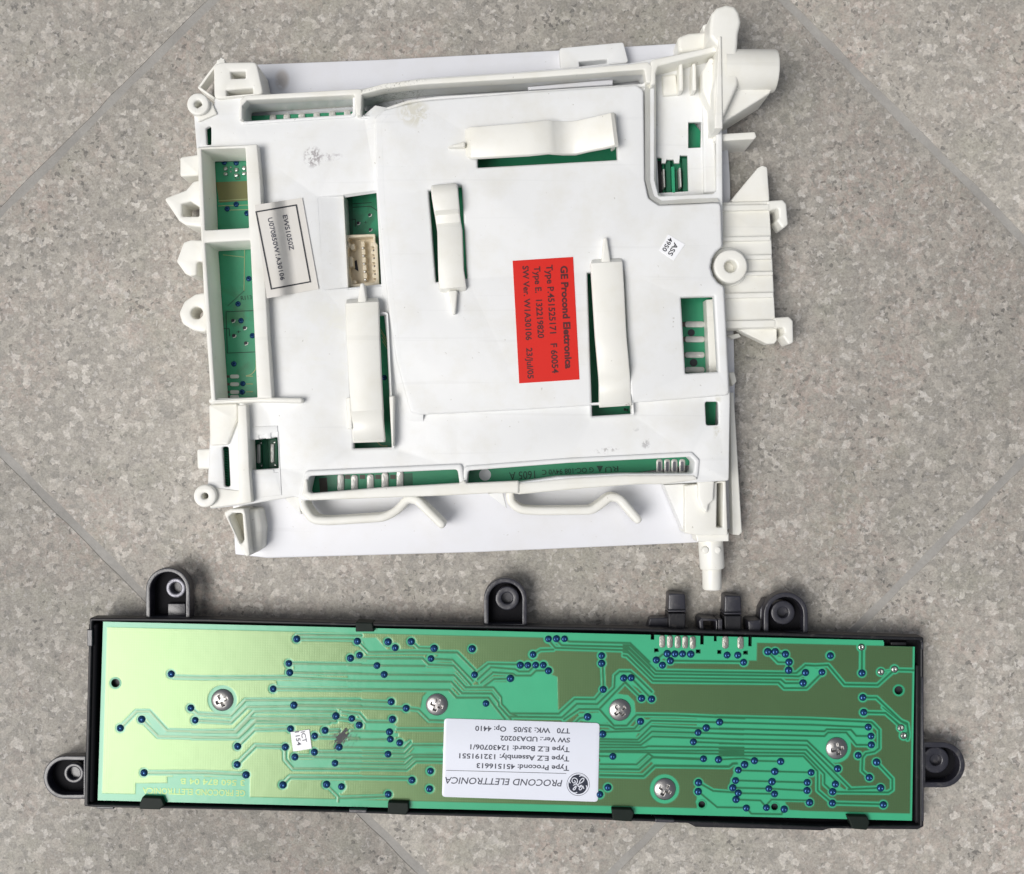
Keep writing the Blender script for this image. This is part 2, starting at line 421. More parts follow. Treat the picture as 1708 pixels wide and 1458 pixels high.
def stroke(path, w, cap=True, sm=4.0):
    """outline of a rounded band along a path"""
    pts = []
    m = len(path)
    for i, p in enumerate(path):
        if 0 < i < m-1:
            a, b, c = Vector(path[i-1]), Vector(p), Vector(path[i+1])
            u, v = (a-b), (c-b); t = min(sm*2, u.length*0.45, v.length*0.45); u.normalize(); v.normalize()
            p0, p1 = b+u*t, b+v*t
            for k in range(6):
                s = k/5; pts.append((1-s)**2*p0+2*s*(1-s)*b+s*s*p1)
        else: pts.append(Vector(p))
    L, Rr = [], []
    for i, p in enumerate(pts):
        d = (pts[min(i+1, len(pts)-1)]-pts[max(i-1, 0)]).normalized(); n = Vector((-d.y, d.x))*w/2
        L.append(tuple(p+n)); Rr.append(tuple(p-n))
    d = (pts[-1]-pts[-2]).normalized(); a0 = math.atan2(d.y, d.x)
    capp = [tuple(pts[-1]+Vector((math.cos(a0+a), math.sin(a0+a)))*w/2) for a in [math.pi/2-math.pi*k/8 for k in range(1, 8)]] if cap else []
    d = (pts[0]-pts[1]).normalized(); a0 = math.atan2(d.y, d.x)
    cap0 = [tuple(pts[0]+Vector((math.cos(a0+a), math.sin(a0+a)))*w/2) for a in [math.pi/2-math.pi*k/8 for k in range(1, 8)]] if cap else []
    return L+capp+Rr[::-1]+cap0
def ribbon(name, sts, thick, mat, parent, edge=3.0, label=None):
    """arm with rounded edges; sts = (px, py, ztop, width) stations along it"""
    sec = []
    P3 = []
    for i, (x, y, z, w) in enumerate(sts): P3.append((Vector(P(x, y, z)), z*S, w*S*(1-z/H)))
    verts, faces = [], []
    for i, (c, z, w) in enumerate(P3):
        d = (P3[min(i+4, len(P3)-1)][0]-P3[max(i-4, 0)][0]).normalized(); n = Vector((-d.y, d.x))
        e = edge*S; h = w/2
        prof = [(-h, z-thick*S), (-h, z-e), (-h+e*0.3, z-e*0.3), (-h+e, z), (0, z+0.4*S), (h-e, z), (h-e*0.3, z-e*0.3), (h, z-e), (h, z-thick*S)]
        for o, zz in prof:
            q = c+n*o; verts.append((q.x, q.y, zz))
    k = 9
    for i in range(len(P3)-1):
        for j in range(k-1): faces.append((i*k+j, i*k+j+1, (i+1)*k+j+1, (i+1)*k+j))
        faces.append((i*k+k-1, i*k, (i+1)*k, (i+1)*k+k-1))
    faces.append(tuple(range(k))[::-1]); b = (len(P3)-1)*k; faces.append(tuple(range(b, b+k)))
    o = mesh_obj(name, verts, faces, mat, parent, label, angle=40)
    import bmesh
    bm = bmesh.new(); bm.from_mesh(o.data); bmesh.ops.recalc_face_normals(bm, faces=bm.faces); bm.to_mesh(o.data); bm.free()
    return o
def text(name, body, p0, p1, cap, z, mat, parent, bold=0.0, shear=0.0, label=None):
    """flat print: baseline from p0 to p1 (fitted), cap height cap; z a number or z(px, py)"""
    cu = bpy.data.curves.new('type', 'FONT'); cu.body = body; cu.size = 1.0; cu.offset = bold; cu.shear = shear
    cu.resolution_u = 3
    to = bpy.data.objects.new('type', cu); COL.objects.link(to)
    bpy.context.view_layer.update()
    dg = bpy.context.evaluated_depsgraph_get()
    me = bpy.data.meshes.new_from_object(to.evaluated_get(dg))
    bpy.data.objects.remove(to)
    vs = [v.co.copy() for v in me.vertices]; fs = [tuple(p.vertices) for p in me.polygons]
    bpy.data.meshes.remove(me)
    x0 = min(v.x for v in vs); x1 = max(v.x for v in vs)
    L = math.hypot(p1[0]-p0[0], p1[1]-p0[1]); dx, dy = (p1[0]-p0[0])/L, (p1[1]-p0[1])/L
    ux, uy = dy, -dx
    kx = L/(x1-x0); ky = cap/0.70
    out = []
    for v in vs:
        a = (v.x-x0)*kx; b = v.y*ky
        px, py = p0[0]+dx*a+ux*b, p0[1]+dy*a+uy*b
        zz = z(px, py) if callable(z) else z
        out.append(P(px, py, zz)+(zz*S,))
    return mesh_obj(name, out, fs, mat, parent, label, smooth=False)

# ---------------------------------------------------------------- ground: granite slabs laid on the diagonal with mortar joints
ground = mesh_obj('ground', [(-4,-4,-1.1*S),(4,-4,-1.1*S),(4,4,-1.1*S),(-4,4,-1.1*S)], [(0,1,2,3)], M['mortar'], None, 'grey mortar bed showing in the joints between granite slabs', smooth=False)
ground['kind'] = 'structure'
def ground_slabs():
    # joint lines in image units: x+y = A (rising joints), y-x = B (falling joints)
    AS = [355-2118*k for k in (2, 1)] + [355, 2476] + [2476+2118*k for k in (1,)]
    BS = [-1308-2056, -1308, 752, 752+2056]
    rnd = random.Random(5)
    for i in range(len(AS)-1):
        for j in range(len(BS)-1):
            a0, a1, b0, b1 = AS[i]+10, AS[i+1]-10, BS[j]+10, BS[j+1]-10
            base = [(a0, b0), (a0, b1), (a1, b1), (a1, b0)]
            pts = []
            for k in range(4):
                p, q = base[k], base[(k+1) % 4]
                n = 40
                for t in range(n):
                    a = p[0]+(q[0]-p[0])*t/n; b = p[1]+(q[1]-p[1])*t/n
                    wv = 0 if t == 0 else (noise.noise(Vector((a*0.012, b*0.012, k)))*5+noise.noise(Vector((a*0.05, b*0.05, k+9)))*2)
                    if p[0] == q[0]: a += wv
                    else: b += wv
                    pts.append(((a-b)/2, (a+b)/2))
            o = prism('paving_slab', pts, -60, -0.15*rnd.random(), M['granite'], ground, bevel=0.7, nb=2)
ground_slabs()

# ================================================================ white plastic control unit
mod = thing('control_module', 'white plastic washing machine control unit with cable clips, side hooks and a red label', 'control unit', 800, 500)
W, I = M['white'], M['shadewhite']

prism('back_plate', [(380,120),(430,107),(640,99),(1000,80),(1132,72),(1205,78),(1218,300),(1226,640),(1222,880),(1165,905),(800,921),(445,931),(392,925),(370,500)], 6, 20, M['sheet'], mod, bevel=2, rnd=3)
# ---- circuit board inside
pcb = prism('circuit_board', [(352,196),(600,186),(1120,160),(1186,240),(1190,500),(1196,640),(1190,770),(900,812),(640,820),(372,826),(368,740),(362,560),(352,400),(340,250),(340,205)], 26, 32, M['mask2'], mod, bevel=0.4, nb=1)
def pad(cx, cy, w, h, z, par, mat='tin', ang=0, hgt=1.6, name='solder_pad'):
    c, s = math.cos(ang), math.sin(ang)
    p = [(-w/2,-h/2),(w/2,-h/2),(w/2,h/2),(-w/2,h/2)]
    return prism(name, [(cx+x*c-y*s, cy+x*s+y*c) for x, y in p], z-0.2, z+hgt, M[mat], par, bevel=0.9, rnd=min(w,h)*0.48, nb=2)
for x, y in [(568,806),(591,807),(617.6,806),(642,803),(667,800)]: pad(x, y, 11.5, 30, 32, pcb, hgt=3)
for x in (579.5, 604, 630, 655): prism('pad_gap', [(x-4,792),(x+5,792),(x+5,799),(x-4,799)], 31, 32.4, M['brown'], pcb, bevel=0)
prism('brown_patch', [(532,798),(545,797),(547,822),(534,823)], 31, 32.4, M['brown'], pcb, bevel=0)
prism('grey_patch', [(672,790),(688,789),(689,818),(672,819)], 31, 32.3, M['maskdark'], pcb, bevel=0)
for x in (1100, 1113, 1125, 1138):
    pad(x, 778, 10.5, 25, 32, pcb, hgt=1.2)
    prism('pad_core', [(x-2.4,770),(x+2.4,770),(x+2.4,786),(x-2.4,786)], 33, 33.7, M['bush'], pcb, bevel=0, rnd=2)
prism('hole_mark', circle(809,792,10), 31, 32.5, M['sheet'], pcb, bevel=0)
for y in (541, 566, 592, 617):
    pad(1159, y, 33, 10, 32, pcb, hgt=2.5)
    prism('pad_gap', [(1138,y-4),(1146,y-4),(1146,y+4),(1138,y+4)], 32, 34, M['brown'], pcb, bevel=0)
prism('board_hole', circle(1153,555,6), 31, 32.6, M['ink'], pcb, bevel=0)
prism('board_hole', circle(1157,605,6.5), 31, 32.6, M['ink'], pcb, bevel=0)
for x, y in [(478,196),(503,195),(528,194),(554,192),(579,190),(455,198)]: pad(x, y, 11, 15, 32, pcb, hgt=2.5)
# printed marks in the lower slot
text('board_print', 'RU', (1031,777.5), (1009,779), 9, 32.7, M['silk'], pcb)
prism('board_print', [(995,777),(1006,777),(1000.5,788)], 32, 32.7, M['silk'], pcb, bevel=0)
text('board_print', 'G OC-108 94V0 C', (990,779.5), (904,784), 8.5, 32.7, M['silk'], pcb, bold=0.01)
text('board_print', '1605 A', (892,785), (849,788), 13, 32.7, M['silk'], pcb)
# left cavity, upper window
prism('olive_area', [(360,304),(412,302),(416,334),(366,338)], 31.5, 32.5, M['olive'], pcb, bevel=0)
prism('dark_area', [(352,256),(412,250),(412,268),(356,272)], 31.5, 32.5, M['maskdark'], pcb, bevel=0)
for pts in [[(364,335),(414,332)],[(364,343.5),(414,342)],[(380,350.5),(416,349.5)],[(372,425),(408,429)],[(408,400),(407,485)],[(407,485),(380,510)]]:
    prism('copper_trace', stroke(pts, 1.1, cap=False), 32, 32.7, M['trace'] if pts[0][1] < 430 else M['maskdark'], pcb, bevel=0)
for k, (x, y) in enumerate([(376,285),(394,287),(407,284)]):
    pad(x, y-4, 7, 7, 32, pcb, 'solder', hgt=3); pad(x, y+5, 7, 5.5, 32, pcb, 'solder', hgt=4)
pad(385,279,3,3,32,pcb,'solder'); pad(385,286,3,3,32,pcb,'solder')
VIA = lathe_mesh('small_via', [(4.6,0),(4.3,1.2),(3.2,2.2),(1.9,2.5),(1.2,1.2),(0.01,0.6)], M['blue'], 16)
for x, y in [(374,271),(394,272),(394,341),(379,348.5),(412,356),(415,465),(397,507),(402,535),(390,607),(405,640),(404,654),(641,630),(421,560)]:
    instance('via', VIA, x, y, 32, pcb)
text('board_print', 'C2', (392,300), (401,299.5), 8, 32.7, M['brown'], pcb)
text('board_print', 'R113', (402,501), (420,499), 7, 32.7, M['silk'], pcb)
text('board_print', '+', (394,557), (402,556), 6, 32.7, M['silk'], pcb)
for a, b in [((377,520),(426,518)),((377,520),(379,589)),((379,589),(428,587)),((368,548),(382,548)),((382,548),(383,561))]:
    prism('board_print', stroke([a,b], 1.1, cap=False), 32, 32.7, M['silk'], pcb, bevel=0)
for x, y in [(388.5,535),(408,547),(390,560),(410,572.5)]:
    prism('board_hole', circle(x,y,3.2,14), 31.5, 32.8, M['ink'], pcb, bevel=0)
    prism('pad_ring', stroke([(x-1,y+3.2),(x+3,y+2),(x+3.4,y-1)], 1.2), 32, 33, M['tin'], pcb, bevel=0)
for k, y in enumerate((628, 641, 654, 662)):
    pad(391, y, 15, 6.5, 32, pcb, 'tin'); pad(376, y, 14, 4.5, 32, pcb, 'brown', hgt=0.8)
    if k < 3: pad(416, y-0.5, 12, 2, 32, pcb, 'trace', hgt=0.7)
prism('copper_trace', stroke([(410,627),(419,625),(427,616),(427,600)], 1.4, cap=False), 32, 32.7, M['trace'], pcb, bevel=0)
# connector window
for x, y in [(616.5,358.5),(597.5,372),(617.5,383)]:
    prism('board_hole', circle(x,y,2.8,14), 31.5, 32.8, M['ink'], pcb, bevel=0)
    prism('pad_ring', stroke([(x-1,y+3),(x+2.6,y+2),(x+3,y-1)], 1.1), 32, 33, M['tin'], pcb, bevel=0)
text('board_print', '+', (607,374), (613,373.6), 6, 32.7, M['silk'], pcb)
for a, b in [((588,340),(620,338)),((588,346),(618,344)),((618,344),(630,352)),((586,366),(593,366)),((593,366),(593,378))]:
    prism('board_print', stroke([a,b], 1.2, cap=False), 32, 32.7, M['silk'], pcb, bevel=0)
prism('dark_area', [(566,318),(588,318),(590,480),(572,480)], 31.5, 32.4, M['maskdark'], pcb, bevel=0)
# under the arms
for x, y in [(644,560),(646,567),(647,574),(648,581)]:
    prism('copper_trace', stroke([(x-10,y-12),(x+6,y+14)], 1.2, cap=False), 32, 32.7, M['trace'], pcb, bevel=0)
prism('copper_trace', stroke([(625,733),(636,744),(646,744)], 2, cap=False), 32, 32.7, M['trace'], pcb, bevel=0)
for x, y in [(1042,683),(1046,684)]: pad(x, y, 4, 5, 32, pcb, 'silk')
for x, y, w_, h_ in [(427,757,15,50),(454,757,17,52)]:
    prism('relay_pin_base', [(x-w_/2,y-h_/2),(x+w_/2,y-h_/2),(x+w_/2+2,y+h_/2),(x-w_/2+2,y+h_/2)], 32, 44, M['maskdark'], pcb, bevel=1.5, rnd=3)
for x, y in [(431,757),(454,756)]:
    pad(x, y, 6, 32, 44, pcb, 'tin', hgt=3)
    pad(x+4, y-18, 4, 4, 44, pcb, 'solder', hgt=3); pad(x+5, y+20, 4, 4, 44, pcb, 'solder', hgt=3)
prism('board_edge', [(370,747),(380,747),(383,811),(373,811)], 40, 58, M['mask'], pcb, bevel=0.5)
prism('board_edge', [(344,214),(351,211),(351,241),(345,241)], 40, 58, M['mask'], pcb, bevel=0.5)
for k in range(15):
    prism('edge_mark', stroke([(375.5,748+k*4.3),(379.5,749.5+k*4.3)], 1.5, cap=False), 57.5, 58.6, M['silk'], pcb, bevel=0)
# blades standing in the corner pocket
for x, y0, y1, wd, z, mm in [(1099,268,322,9,40,'black'),(1107,282,312,2.2,60,'tin'),(1114,268,322,8,50,'maskdark'),(1122.5,278,322,5,58,'mask'),(1127.5,284,322,4,48,'maskdark'),(1134,280,312,2.6,62,'tin'),(1142,264,322,8,52,'maskdark')]:
    prism('contact_blade', [(x-wd/2,y0),(x+wd/2,y0),(x+wd/2+1.5,y1),(x-wd/2+1.5,y1)], 32, z, M[mm], pcb, bevel=0.5, nb=1)

# ---- cream connector standing on the board
con = prism('connector', [(577,392),(626,390),(626.5,404),(630,408),(633,474),(630,477),(582,479),(581.5,468),(579,459),(577,411),(581,404),(577,400)], 32, 66, M['cream'], mod, bevel=1.2, rnd=2,
      holes=[[(581,396.5),(622.5,394.5),(622.5,409),(624,412),(627,465),(625,471),(588,474),(586,466),(583,457),(580,416),(585,408),(581,403)]])
prism('connector_floor', [(580,395),(624,393),(629,474),(584,476)], 33, 44, M['cream'], con, bevel=0)
prism('connector_key', [(581,428),(588,428),(589.5,444),(583,446)], 44, 63, M['cream'], con, bevel=1, rnd=1)
prism('connector_key', [(583,408),(591,406),(592,416),(585,417)], 44, 60, M['cream'], con, bevel=1, rnd=1)
prism('connector_key', [(585,468),(594,467),(595,473),(586,474)], 44, 60, M['cream'], con, bevel=1, rnd=1)
prism('connector_slot', [(590,436),(595,434),(598,453),(592,449)], 43, 44.6, M['ink'], con, bevel=0)
for k in range(5):
    x, y = 605+k*1.0, 407+k*13.2
    prism('contact_pin', [(x-3,y-4.5),(x+3,y-4.5),(x+3.5,y+4.5),(x-2.5,y+4.5)], 44, 58, M['cream'], con, bevel=1, rnd=1)
    prism('contact_pin', [(x-1.5,y+5.3),(x+1.5,y+5.3),(x+1.5,y+7.7),(x-1.5,y+7.7)], 44, 62, M['tin'], con, bevel=0.5)
    x2 = 618+k*0.8
    prism('connector_rib', [(x2,y-3),(x2+7,y-3),(x2+7.5,y+4),(x2+0.5,y+4)], 44, 64, M['cream'], con, bevel=0.8, rnd=0.5)
    if k < 4: prism('rib_mark', [(x2+4,y+9),(x2+7,y+9),(x2+7,y+12),(x2+4,y+12)], 43.5, 64.3, M['brown'], con, bevel=0)

# ---- housing: thin top shell with openings, skirt walls below it
c1 = [(796,235),(1027,205),(1030,266),(797,279)]
c2 = [(715,318),(770,309),(779,464),(727,470)]
c3 = [(980,455),(1040,452),(1053,690),(988,694)]
c4 = [(581,528),(643,525),(653,746),(590,748)]
pocket = [(1091,112),(1120,100),(1196,82),(1196,318),(1190,324),(1098,328),(1091,300)]
shell_out = [(323,192),(357,176),(357,163),(440,158),(598,149),(640,140),(700,130),(870,119),(1050,105),(1085,98),(1204,78),(1206,411),(1195,420),(1188,432),(1186,446),(1190,460),(1198,471),(1209,478),(1211,534),(1218,660),(1216,802),(1108,808),(1072,808),(960,815),(866,823),(816,823),(740,827),(651,830),(517,835),(490,829),(411,842),(350,849),(346,810),(349,742),(352,672),(340,400)]
slotT1 = [(405,170),(588,157),(588,190),(407,202)]
slotT2 = [(601,159),(640,148),(700,141),(870,131),(1045,118),(1075,115),(1076,139),(900,150),(730,160),(682,166),(640,180),(620,192),(601,191)]
slotB1 = [(516,794),(763,783),(767,810),(640,817),(509,826)]
slotB2 = [(781,785),(950,772),(1151,762),(1159,770),(1157,790),(1040,790),(930,795),(850,807),(778,812)]
win = [(531,329),(569,326),(628,319),(636,476),(577,480),(541,483)]
lowrec = [(416,734),(464,729),(466,781),(418,784)]
def grow(poly, d):
    w = [tuple(p) for p in poly]
    return inset(w, -d if area(w) > 0 else d)
ch1 = [(336,249),(409,247),(415,380),(342,384)]
ch2 = [(342,405),(417,401),(429,663),(359.5,667)]
prism('inner_wall', [(1178,500),(1200,498),(1204,640),(1184,640)], 33, 62, I, mod, bevel=1)
rightslot = [(1136,496),(1191,494),(1198,620),(1143.5,623)]
smallslot = [(1176,670),(1198,670),(1199,709),(1178,709.5)]
holes = [grow(h, 1.5) for h in (c1, c2, c3, c4)] + [grow(rightslot,1.5), smallslot, slotB1, slotB2, slotT1, slotT2, win, lowrec, [(370,745),(381,745),(384,812),(374,812)], [(343,214),(352,209),(352,242),(345,242)], grow(ch1,4), grow(ch2,4), grow(pocket,-1)]
sh = prism('housing_shell', shell_out, 79, 86, W, mod, holes=holes, bevel=2.2, rnd=5, hr=4, bottom=True)
ring_in = inset([tuple(p) for p in shell_out], 6 if area(shell_out) > 0 else -6)
prism('side_wall', shell_out, 20, 79.4, I, mod, holes=[ring_in], bevel=0, rnd=5, hr=3, zr=86)
# left chimney around the two deep openings
prism('deep_opening_frame', [(328,246),(429,240),(434,300),(447,560),(454,664),(352,671),(340,500)], 34, 106, I, mod, holes=[ch1, ch2], bevel=2.2, rnd=3, hr=2)
prism('cross_rib', [(338,389),(424,384),(424,400),(340,404)], 60, 99, I, mod, bevel=1, zr=104)
prism('long_rib', stroke([(352,669),(430,667),(500,668)], 9), 84, 101, I, mod, bevel=3)
# raised centre cover
rais = [(624,196),(640,183),(700,168),(880,153),(1062,141),(1074,150),(1076,300),(1082,330),(1100,342),(1203,337),(1205,411),(1194,420),(1187,432),(1185,446),(1189,460),(1197,471),(1208,478),(1211,534),(1217,659),(1056,672),(880,683),(700,692),(684,688),(660,600),(648,520),(638,430),(628,330)]
loft('cover_slope', [(660,188),(646,192),(636,206),(641,330),(651,430),(659,520),(669,600),(692,684),(706,688)], 98.15, [(655,184),(624,178),(606,192),(610,312),(629,319),(637,477),(641,500),(650,610),(674,703),(706,703)][:0]+[(652,181),(626,176),(607,192),(628,322),(634,420),(638,500),(650,610),(676,702),(706,703)], 86.1, W, mod, closed=False)
prism('raised_cover', rais, 84, 98, W, mod, holes=[c1, c2, c3, c4, rightslot], bevel=4, rnd=9, hr=1.2, nb=4)
loft('pocket_slope', [(1076,138),(1076,300),(1084,330),(1102,341),(1200,337)], 97, [(1094,140),(1094,306),(1098,322),(1106,328),(1192,322)], 74, I, mod, closed=False)
# slope in front of the connector window
loft('window_ramp', [(526,327),(538,485)], 86.2, [(571,325),(579,482)], 79, W, mod, closed=False)
prism('window_wall', [(568,324),(573,324),(581,481),(576,482)], 34, 79, I, mod, bevel=1)
loft('window_lip', [(573,325),(632,317),(640,478),(580,484)], 87, [(573,330),(628,322),(636,474),(580,480)], 82, W, mod)
# lower left recess with stepped floor
prism('corner_wall', [(396,676),(411,675),(413,711),(416,790),(420,838),(398,842)], 60, 103, I, mod, bevel=2, rnd=2)
prism('corner_wall', [(348,675),(396,673),(396,700),(380,742),(350,744)], 60, 92, I, mod, bevel=3, rnd=4)
prism('recess_floor', [(410,712),(463,710),(470,826),(417,832)], 62, 87.2, W, mod, holes=[[(416,734),(432,733),(432,726),(442,725),(443,732),(452,731),(452,722),(463,721),(465,781),(465,788),(457,788),(457,783),(425,784),(425,791),(418,791)]], bevel=1, rnd=1)
# raised lips round the slots
def lip(poly, w, z, mat=I, z0=40, wi=0.0):
    prism('slot_rim', grow(poly, w), z0, z, mat, mod, holes=[poly], bevel=2.6, rnd=7, hr=6)
lip(slotT1, 6, 88.5, W, 36); lip(slotT2, 6, 90, W, 36)
prism('slot_wall', [(398,200),(400,166),(410,159),(598,148),(604,150),(602,192),(594,193),(591,158),(412,167),(404,176),(404,200)], 80, 101, I, mod, bevel=2, rnd=3)
prism('slot_wall', [(600,158),(606,149),(640,139),(700,132),(870,121),(1050,107),(1080,103),(1088,110),(1086,138),(1078,138),(1075,116),(1045,118),(870,131),(700,141),(640,148)], 80, 103, I, mod, bevel=2, rnd=3)
lip(slotB1, 9, 91, W, 42); lip(slotB2, 8, 90, W, 42)
prism('slot_wall', [(503,826),(508,800),(513,800),(514,820),(520,823),(640,813),(765,806),(775,800),(778,806),(866,802),(866,823),(816,823),(740,827),(651,830),(517,835)], 80, 95, I, mod, bevel=3, rnd=3)
prism('lower_wall', [(850,822),(862,806),(950,797),(1040,792),(1158,792),(1166,800),(1108,808),(1060,808),(960,816),(866,825)], 60, 92, I, mod, bevel=4, rnd=4)
prism('slip_tab', [(880,145),(1005,134),(1022,133),(1022,141),(882,150)], 50, 60, M['sheet'], mod, bevel=1)
# ---- latch tab on the top edge, and its plate
prism('latch_tab', [(933,80),(1040,70),(1049,104),(936,117)], 20, 44, W, mod, holes=[[(966,103),(1013,99),(1013,112),(967,116)]], bevel=2, rnd=5, hr=1)

# ---- cable clips
def clip(sts, rib, lipend, label):
    c = ribbon('cable_clip', sts, 9, I, mod, edge=3.5, label=label)
    x0, y0, x1, y1 = rib
    prism('rib', [(x0,y0-5),(x0,y0+5),(x1,y1)] if abs(x0-x1) > abs(y0-y1) else [(x0-8,y0),(x0+8,y0),(x1+3,y1),(x1-3,y1)], 90, 109, I, c, bevel=2.5, rnd=3)
    return c
c = clip([(775,238,96,46),(785,237,111,52),(800,236.5,115,53),(880,231,117,55),(914,227,118,56),(924,228,113,56),(937,229,104,56),(958,229,103,56),(972,226,109,55),(985,223,115,55),(1005,219,122,56),(1022,215,126,56),(1028,214.5,122,57)], (776,240,738,246), None, 'long horizontal clip arm near the top')
prism('clip_end', [(1020,188),(1028,189),(1029,240),(1022,244)], 84, 116, I, c, bevel=2, rnd=2)
c = clip([(740,307,108,42),(741,312,117,45),(742,325,121,45),(745,350,118,43),(746,358,108,42),(748,372,104,42),(750,384,113,42),(752,450,112,43),(755,480,110,46),(756,488,97,42)], (755,484,757,524), None, 'shortest clip arm')
c = clip([(1012,431,97,50),(1012,438,111,54),(1014,470,114,54),(1019,560,115,53),(1024,616,117,53),(1025,628,109,53),(1025.5,640,101,53),(1026,656,99,54),(1027,674,105,55),(1027.5,678,101,54)], (1011,438,1010,396), None, 'clip arm right of the red label')
c = clip([(603,498,97,52),(603.5,505,111,56),(605,560,114,56),(609,640,115,55),(612,685,116,54),(612.5,694,108,53),(613,706,102,53),(614,722,101,54),(615,733,105,54),(615,738,100,53)], (604,505,604,472), None, 'clip arm below the connector')
prism('clip_guard', [(577,664),(585,662),(588,716),(579,716)], 84, 104, I, mod, bevel=2, rnd=2)
prism('clip_guard', [(649,661),(657,660),(657,740),(654,746),(651,700)], 84, 106, I, mod, bevel=2, rnd=2)

# ---- wire hooks along the lower edge
for path, lb in (([(500,826),(504,845),(520,868),(545,870),(640,864),(662,852),(678,833),(694,834),(736,875)], 'left spring hook'),
             ([(850,812),(851,838),(868,851),(900,853),(988,852),(1004,841),(1018,829),(1034,832),(1064,867)], 'right spring hook')):
    prism('wire_hook', stroke(path, 14, sm=8), 34, 80, I, mod, bevel=5, nb=4, label=lb)
prism('hook_web', [(475,832),(495,826),(502,858)], 50, 72, W, mod, bevel=1)
prism('hook_web', [(814,824),(838,820),(845,848)], 50, 72, W, mod, bevel=1)

# ---- left side: bosses, hooks, tabs
def ring(name, cx, cy, r, ri, z0, z1, mat=I, bev=2.5, par=None, label=None):
    return prism(name, circle(cx,cy,r), z0, z1, mat, par or mod, holes=[circle(cx,cy,ri,20)], bevel=bev, label=label)
prism('boss_arm', [(325,182),(352,168),(362,190),(330,204)], 40, 90, I, mod, bevel=2, rnd=3)
ring('screw_boss', 330, 173.5, 18.5, 6.5, 20, 97)
prism('boss_arm', [(345,812),(412,820),(412,840),(350,848)], 40, 88, I, mod, bevel=2, rnd=3)
ring('screw_boss', 341.5, 827.5, 19, 5.5, 20, 97)
prism('screw_ear', [(345,487),(325,491),(307,503),(298.5,522),(304,540),(322,551),(347,556)], 30, 80, I, mod, holes=[circle(328,522,10,20)], bevel=3, rnd=12, hr=0)
prism('side_tab', [(300,262),(333,257),(333,293),(300,295)], 25, 70, I, mod, bevel=3, rnd=5)
prism('side_tab', [(328,749),(370,748),(370,782),(329,783)], 25, 72, I, mod, bevel=3, rnd=5)
prism('side_tab', [(350,784),(368,786),(369,812),(352,812)], 25, 60, I, mod, bevel=2, rnd=3)
prism('side_hook', [(273,331),(310,317),(322,303),(334,300),(340,380),(310,376),(298,368),(290,356)], 25, 78, I, mod, holes=[[(303,340),(318,336),(332,345),(332,361),(303,361)]], bevel=3, rnd=5, hr=3, label='pointed hook with square eye')
prism('side_hook', [(294,436),(306,404),(318,400),(342,401),(343,437),(328,436),(328,459),(317,461),(308,456)], 25, 78, I, mod, bevel=3, rnd=5, label='closed side hook')
# top left clip block and spike
prism('clip_block', [(356,108),(368,104),(428,103),(440,158),(357,166)], 22, 92, I, mod, holes=[[(384.5,120),(409,119),(409,130),(386,131)],[(377.5,151),(421,147),(422,157),(378,160)]], bevel=3, rnd=9, hr=1)
prism('thin_gusset', stroke([(369,98),(349,122),(332,146)], 4), 15, 40, I, mod, bevel=1)
prism('thin_gusset', stroke([(332,146),(357,164)], 4), 15, 45, I, mod, bevel=1)
prism('thin_gusset', [(362,100),(374,97),(376,112),(356,122)], 15, 60, I, mod, bevel=1, rnd=2)
# lower left triangular foot (hollow)
ft = prism('corner_foot', [(373,855),(384,849),(407,848),(410,858),(417,926),(411,929),(404,922)], 10, 78, I, mod, holes=[[(381,862),(388,856),(404,856),(407,900),(403,908),(398,902)]], bevel=2.5, rnd=4, hr=4)
prism('foot_floor', [(380,860),(406,856),(408,905),(400,905)], 10, 40, M['yellowish'], ft, bevel=0)
prism('foot_flank', [(406,850),(432,848),(438,880),(436,915),(414,929)], 10, 55, I, mod, bevel=8, rnd=6, nb=4)

# ---- upper right corner: pocket, post, peg
prism('pocket_floor', [(1080,104),(1200,80),(1204,330),(1085,335)], 52, 58, W, mod, holes=[[(1148,203.5),(1170,203.5),(1169,246),(1148,247)],[(1096,262),(1104,263),(1104,272),(1110,272),(1112,266),(1124,266),(1125,272),(1133,272),(1134,259),(1147,259),(1148.5,319),(1099,322)]], bevel=0.8, zr=58, bottom=True)
prism('pocket_step', [(1172,175),(1192,172),(1196,322),(1174,322)], 58, 66, W, mod, bevel=4, rnd=3)
prism('pocket_wall', [(1085,100),(1200,75),(1203,84),(1098,110),(1094,122),(1094,140),(1085,144)], 40, 103, I, mod, bevel=3, rnd=7, nb=4)
for x in (1136, 1158):
    prism('pocket_fin', [(x-3,106),(x+3,105),(x+4,150),(x-3,152)], 58, 84, I, mod, bevel=2, rnd=2)
prism('pocket_fin', [(1172,118),(1184,96),(1192,96),(1190,190),(1180,170),(1172,150)], 58, 92, I, mod, bevel=4, rnd=4)
prism('pocket_block', [(1104,126),(1128,122),(1132,158),(1106,160)], 58, 64, I, mod, bevel=4, rnd=4, nb=4)
prism('post_base', [(1130,62),(1148,55),(1186,52),(1190,80),(1132,88)], 20, 66, I, mod, bevel=5, rnd=8)
prism('post_pin', [(1172,42),(1182,38),(1188,55),(1174,56)], 20, 60, I, mod, bevel=2, rnd=3)
post = prism('mounting_post', [(1184.5,40),(1187,22),(1196,12),(1212,7),(1226,10),(1233,20),(1236.5,36),(1232,56),(1230,88),(1232,140),(1210,190),(1192,214),(1190,150),(1200,100),(1198,78),(1184,60)], 20, 118, I, mod, bevel=6, rnd=6, nb=5)
prism('post_web', [(1199,60),(1204,60),(1206,214),(1192,214),(1196,120)], 60, 121, I, mod, bevel=2.5, rnd=2)
prism('gusset', [(1196,100),(1288,104),(1290,146),(1284,156),(1230,190),(1190,214)], 20, 98, I, mod, bevel=3, rnd=2)
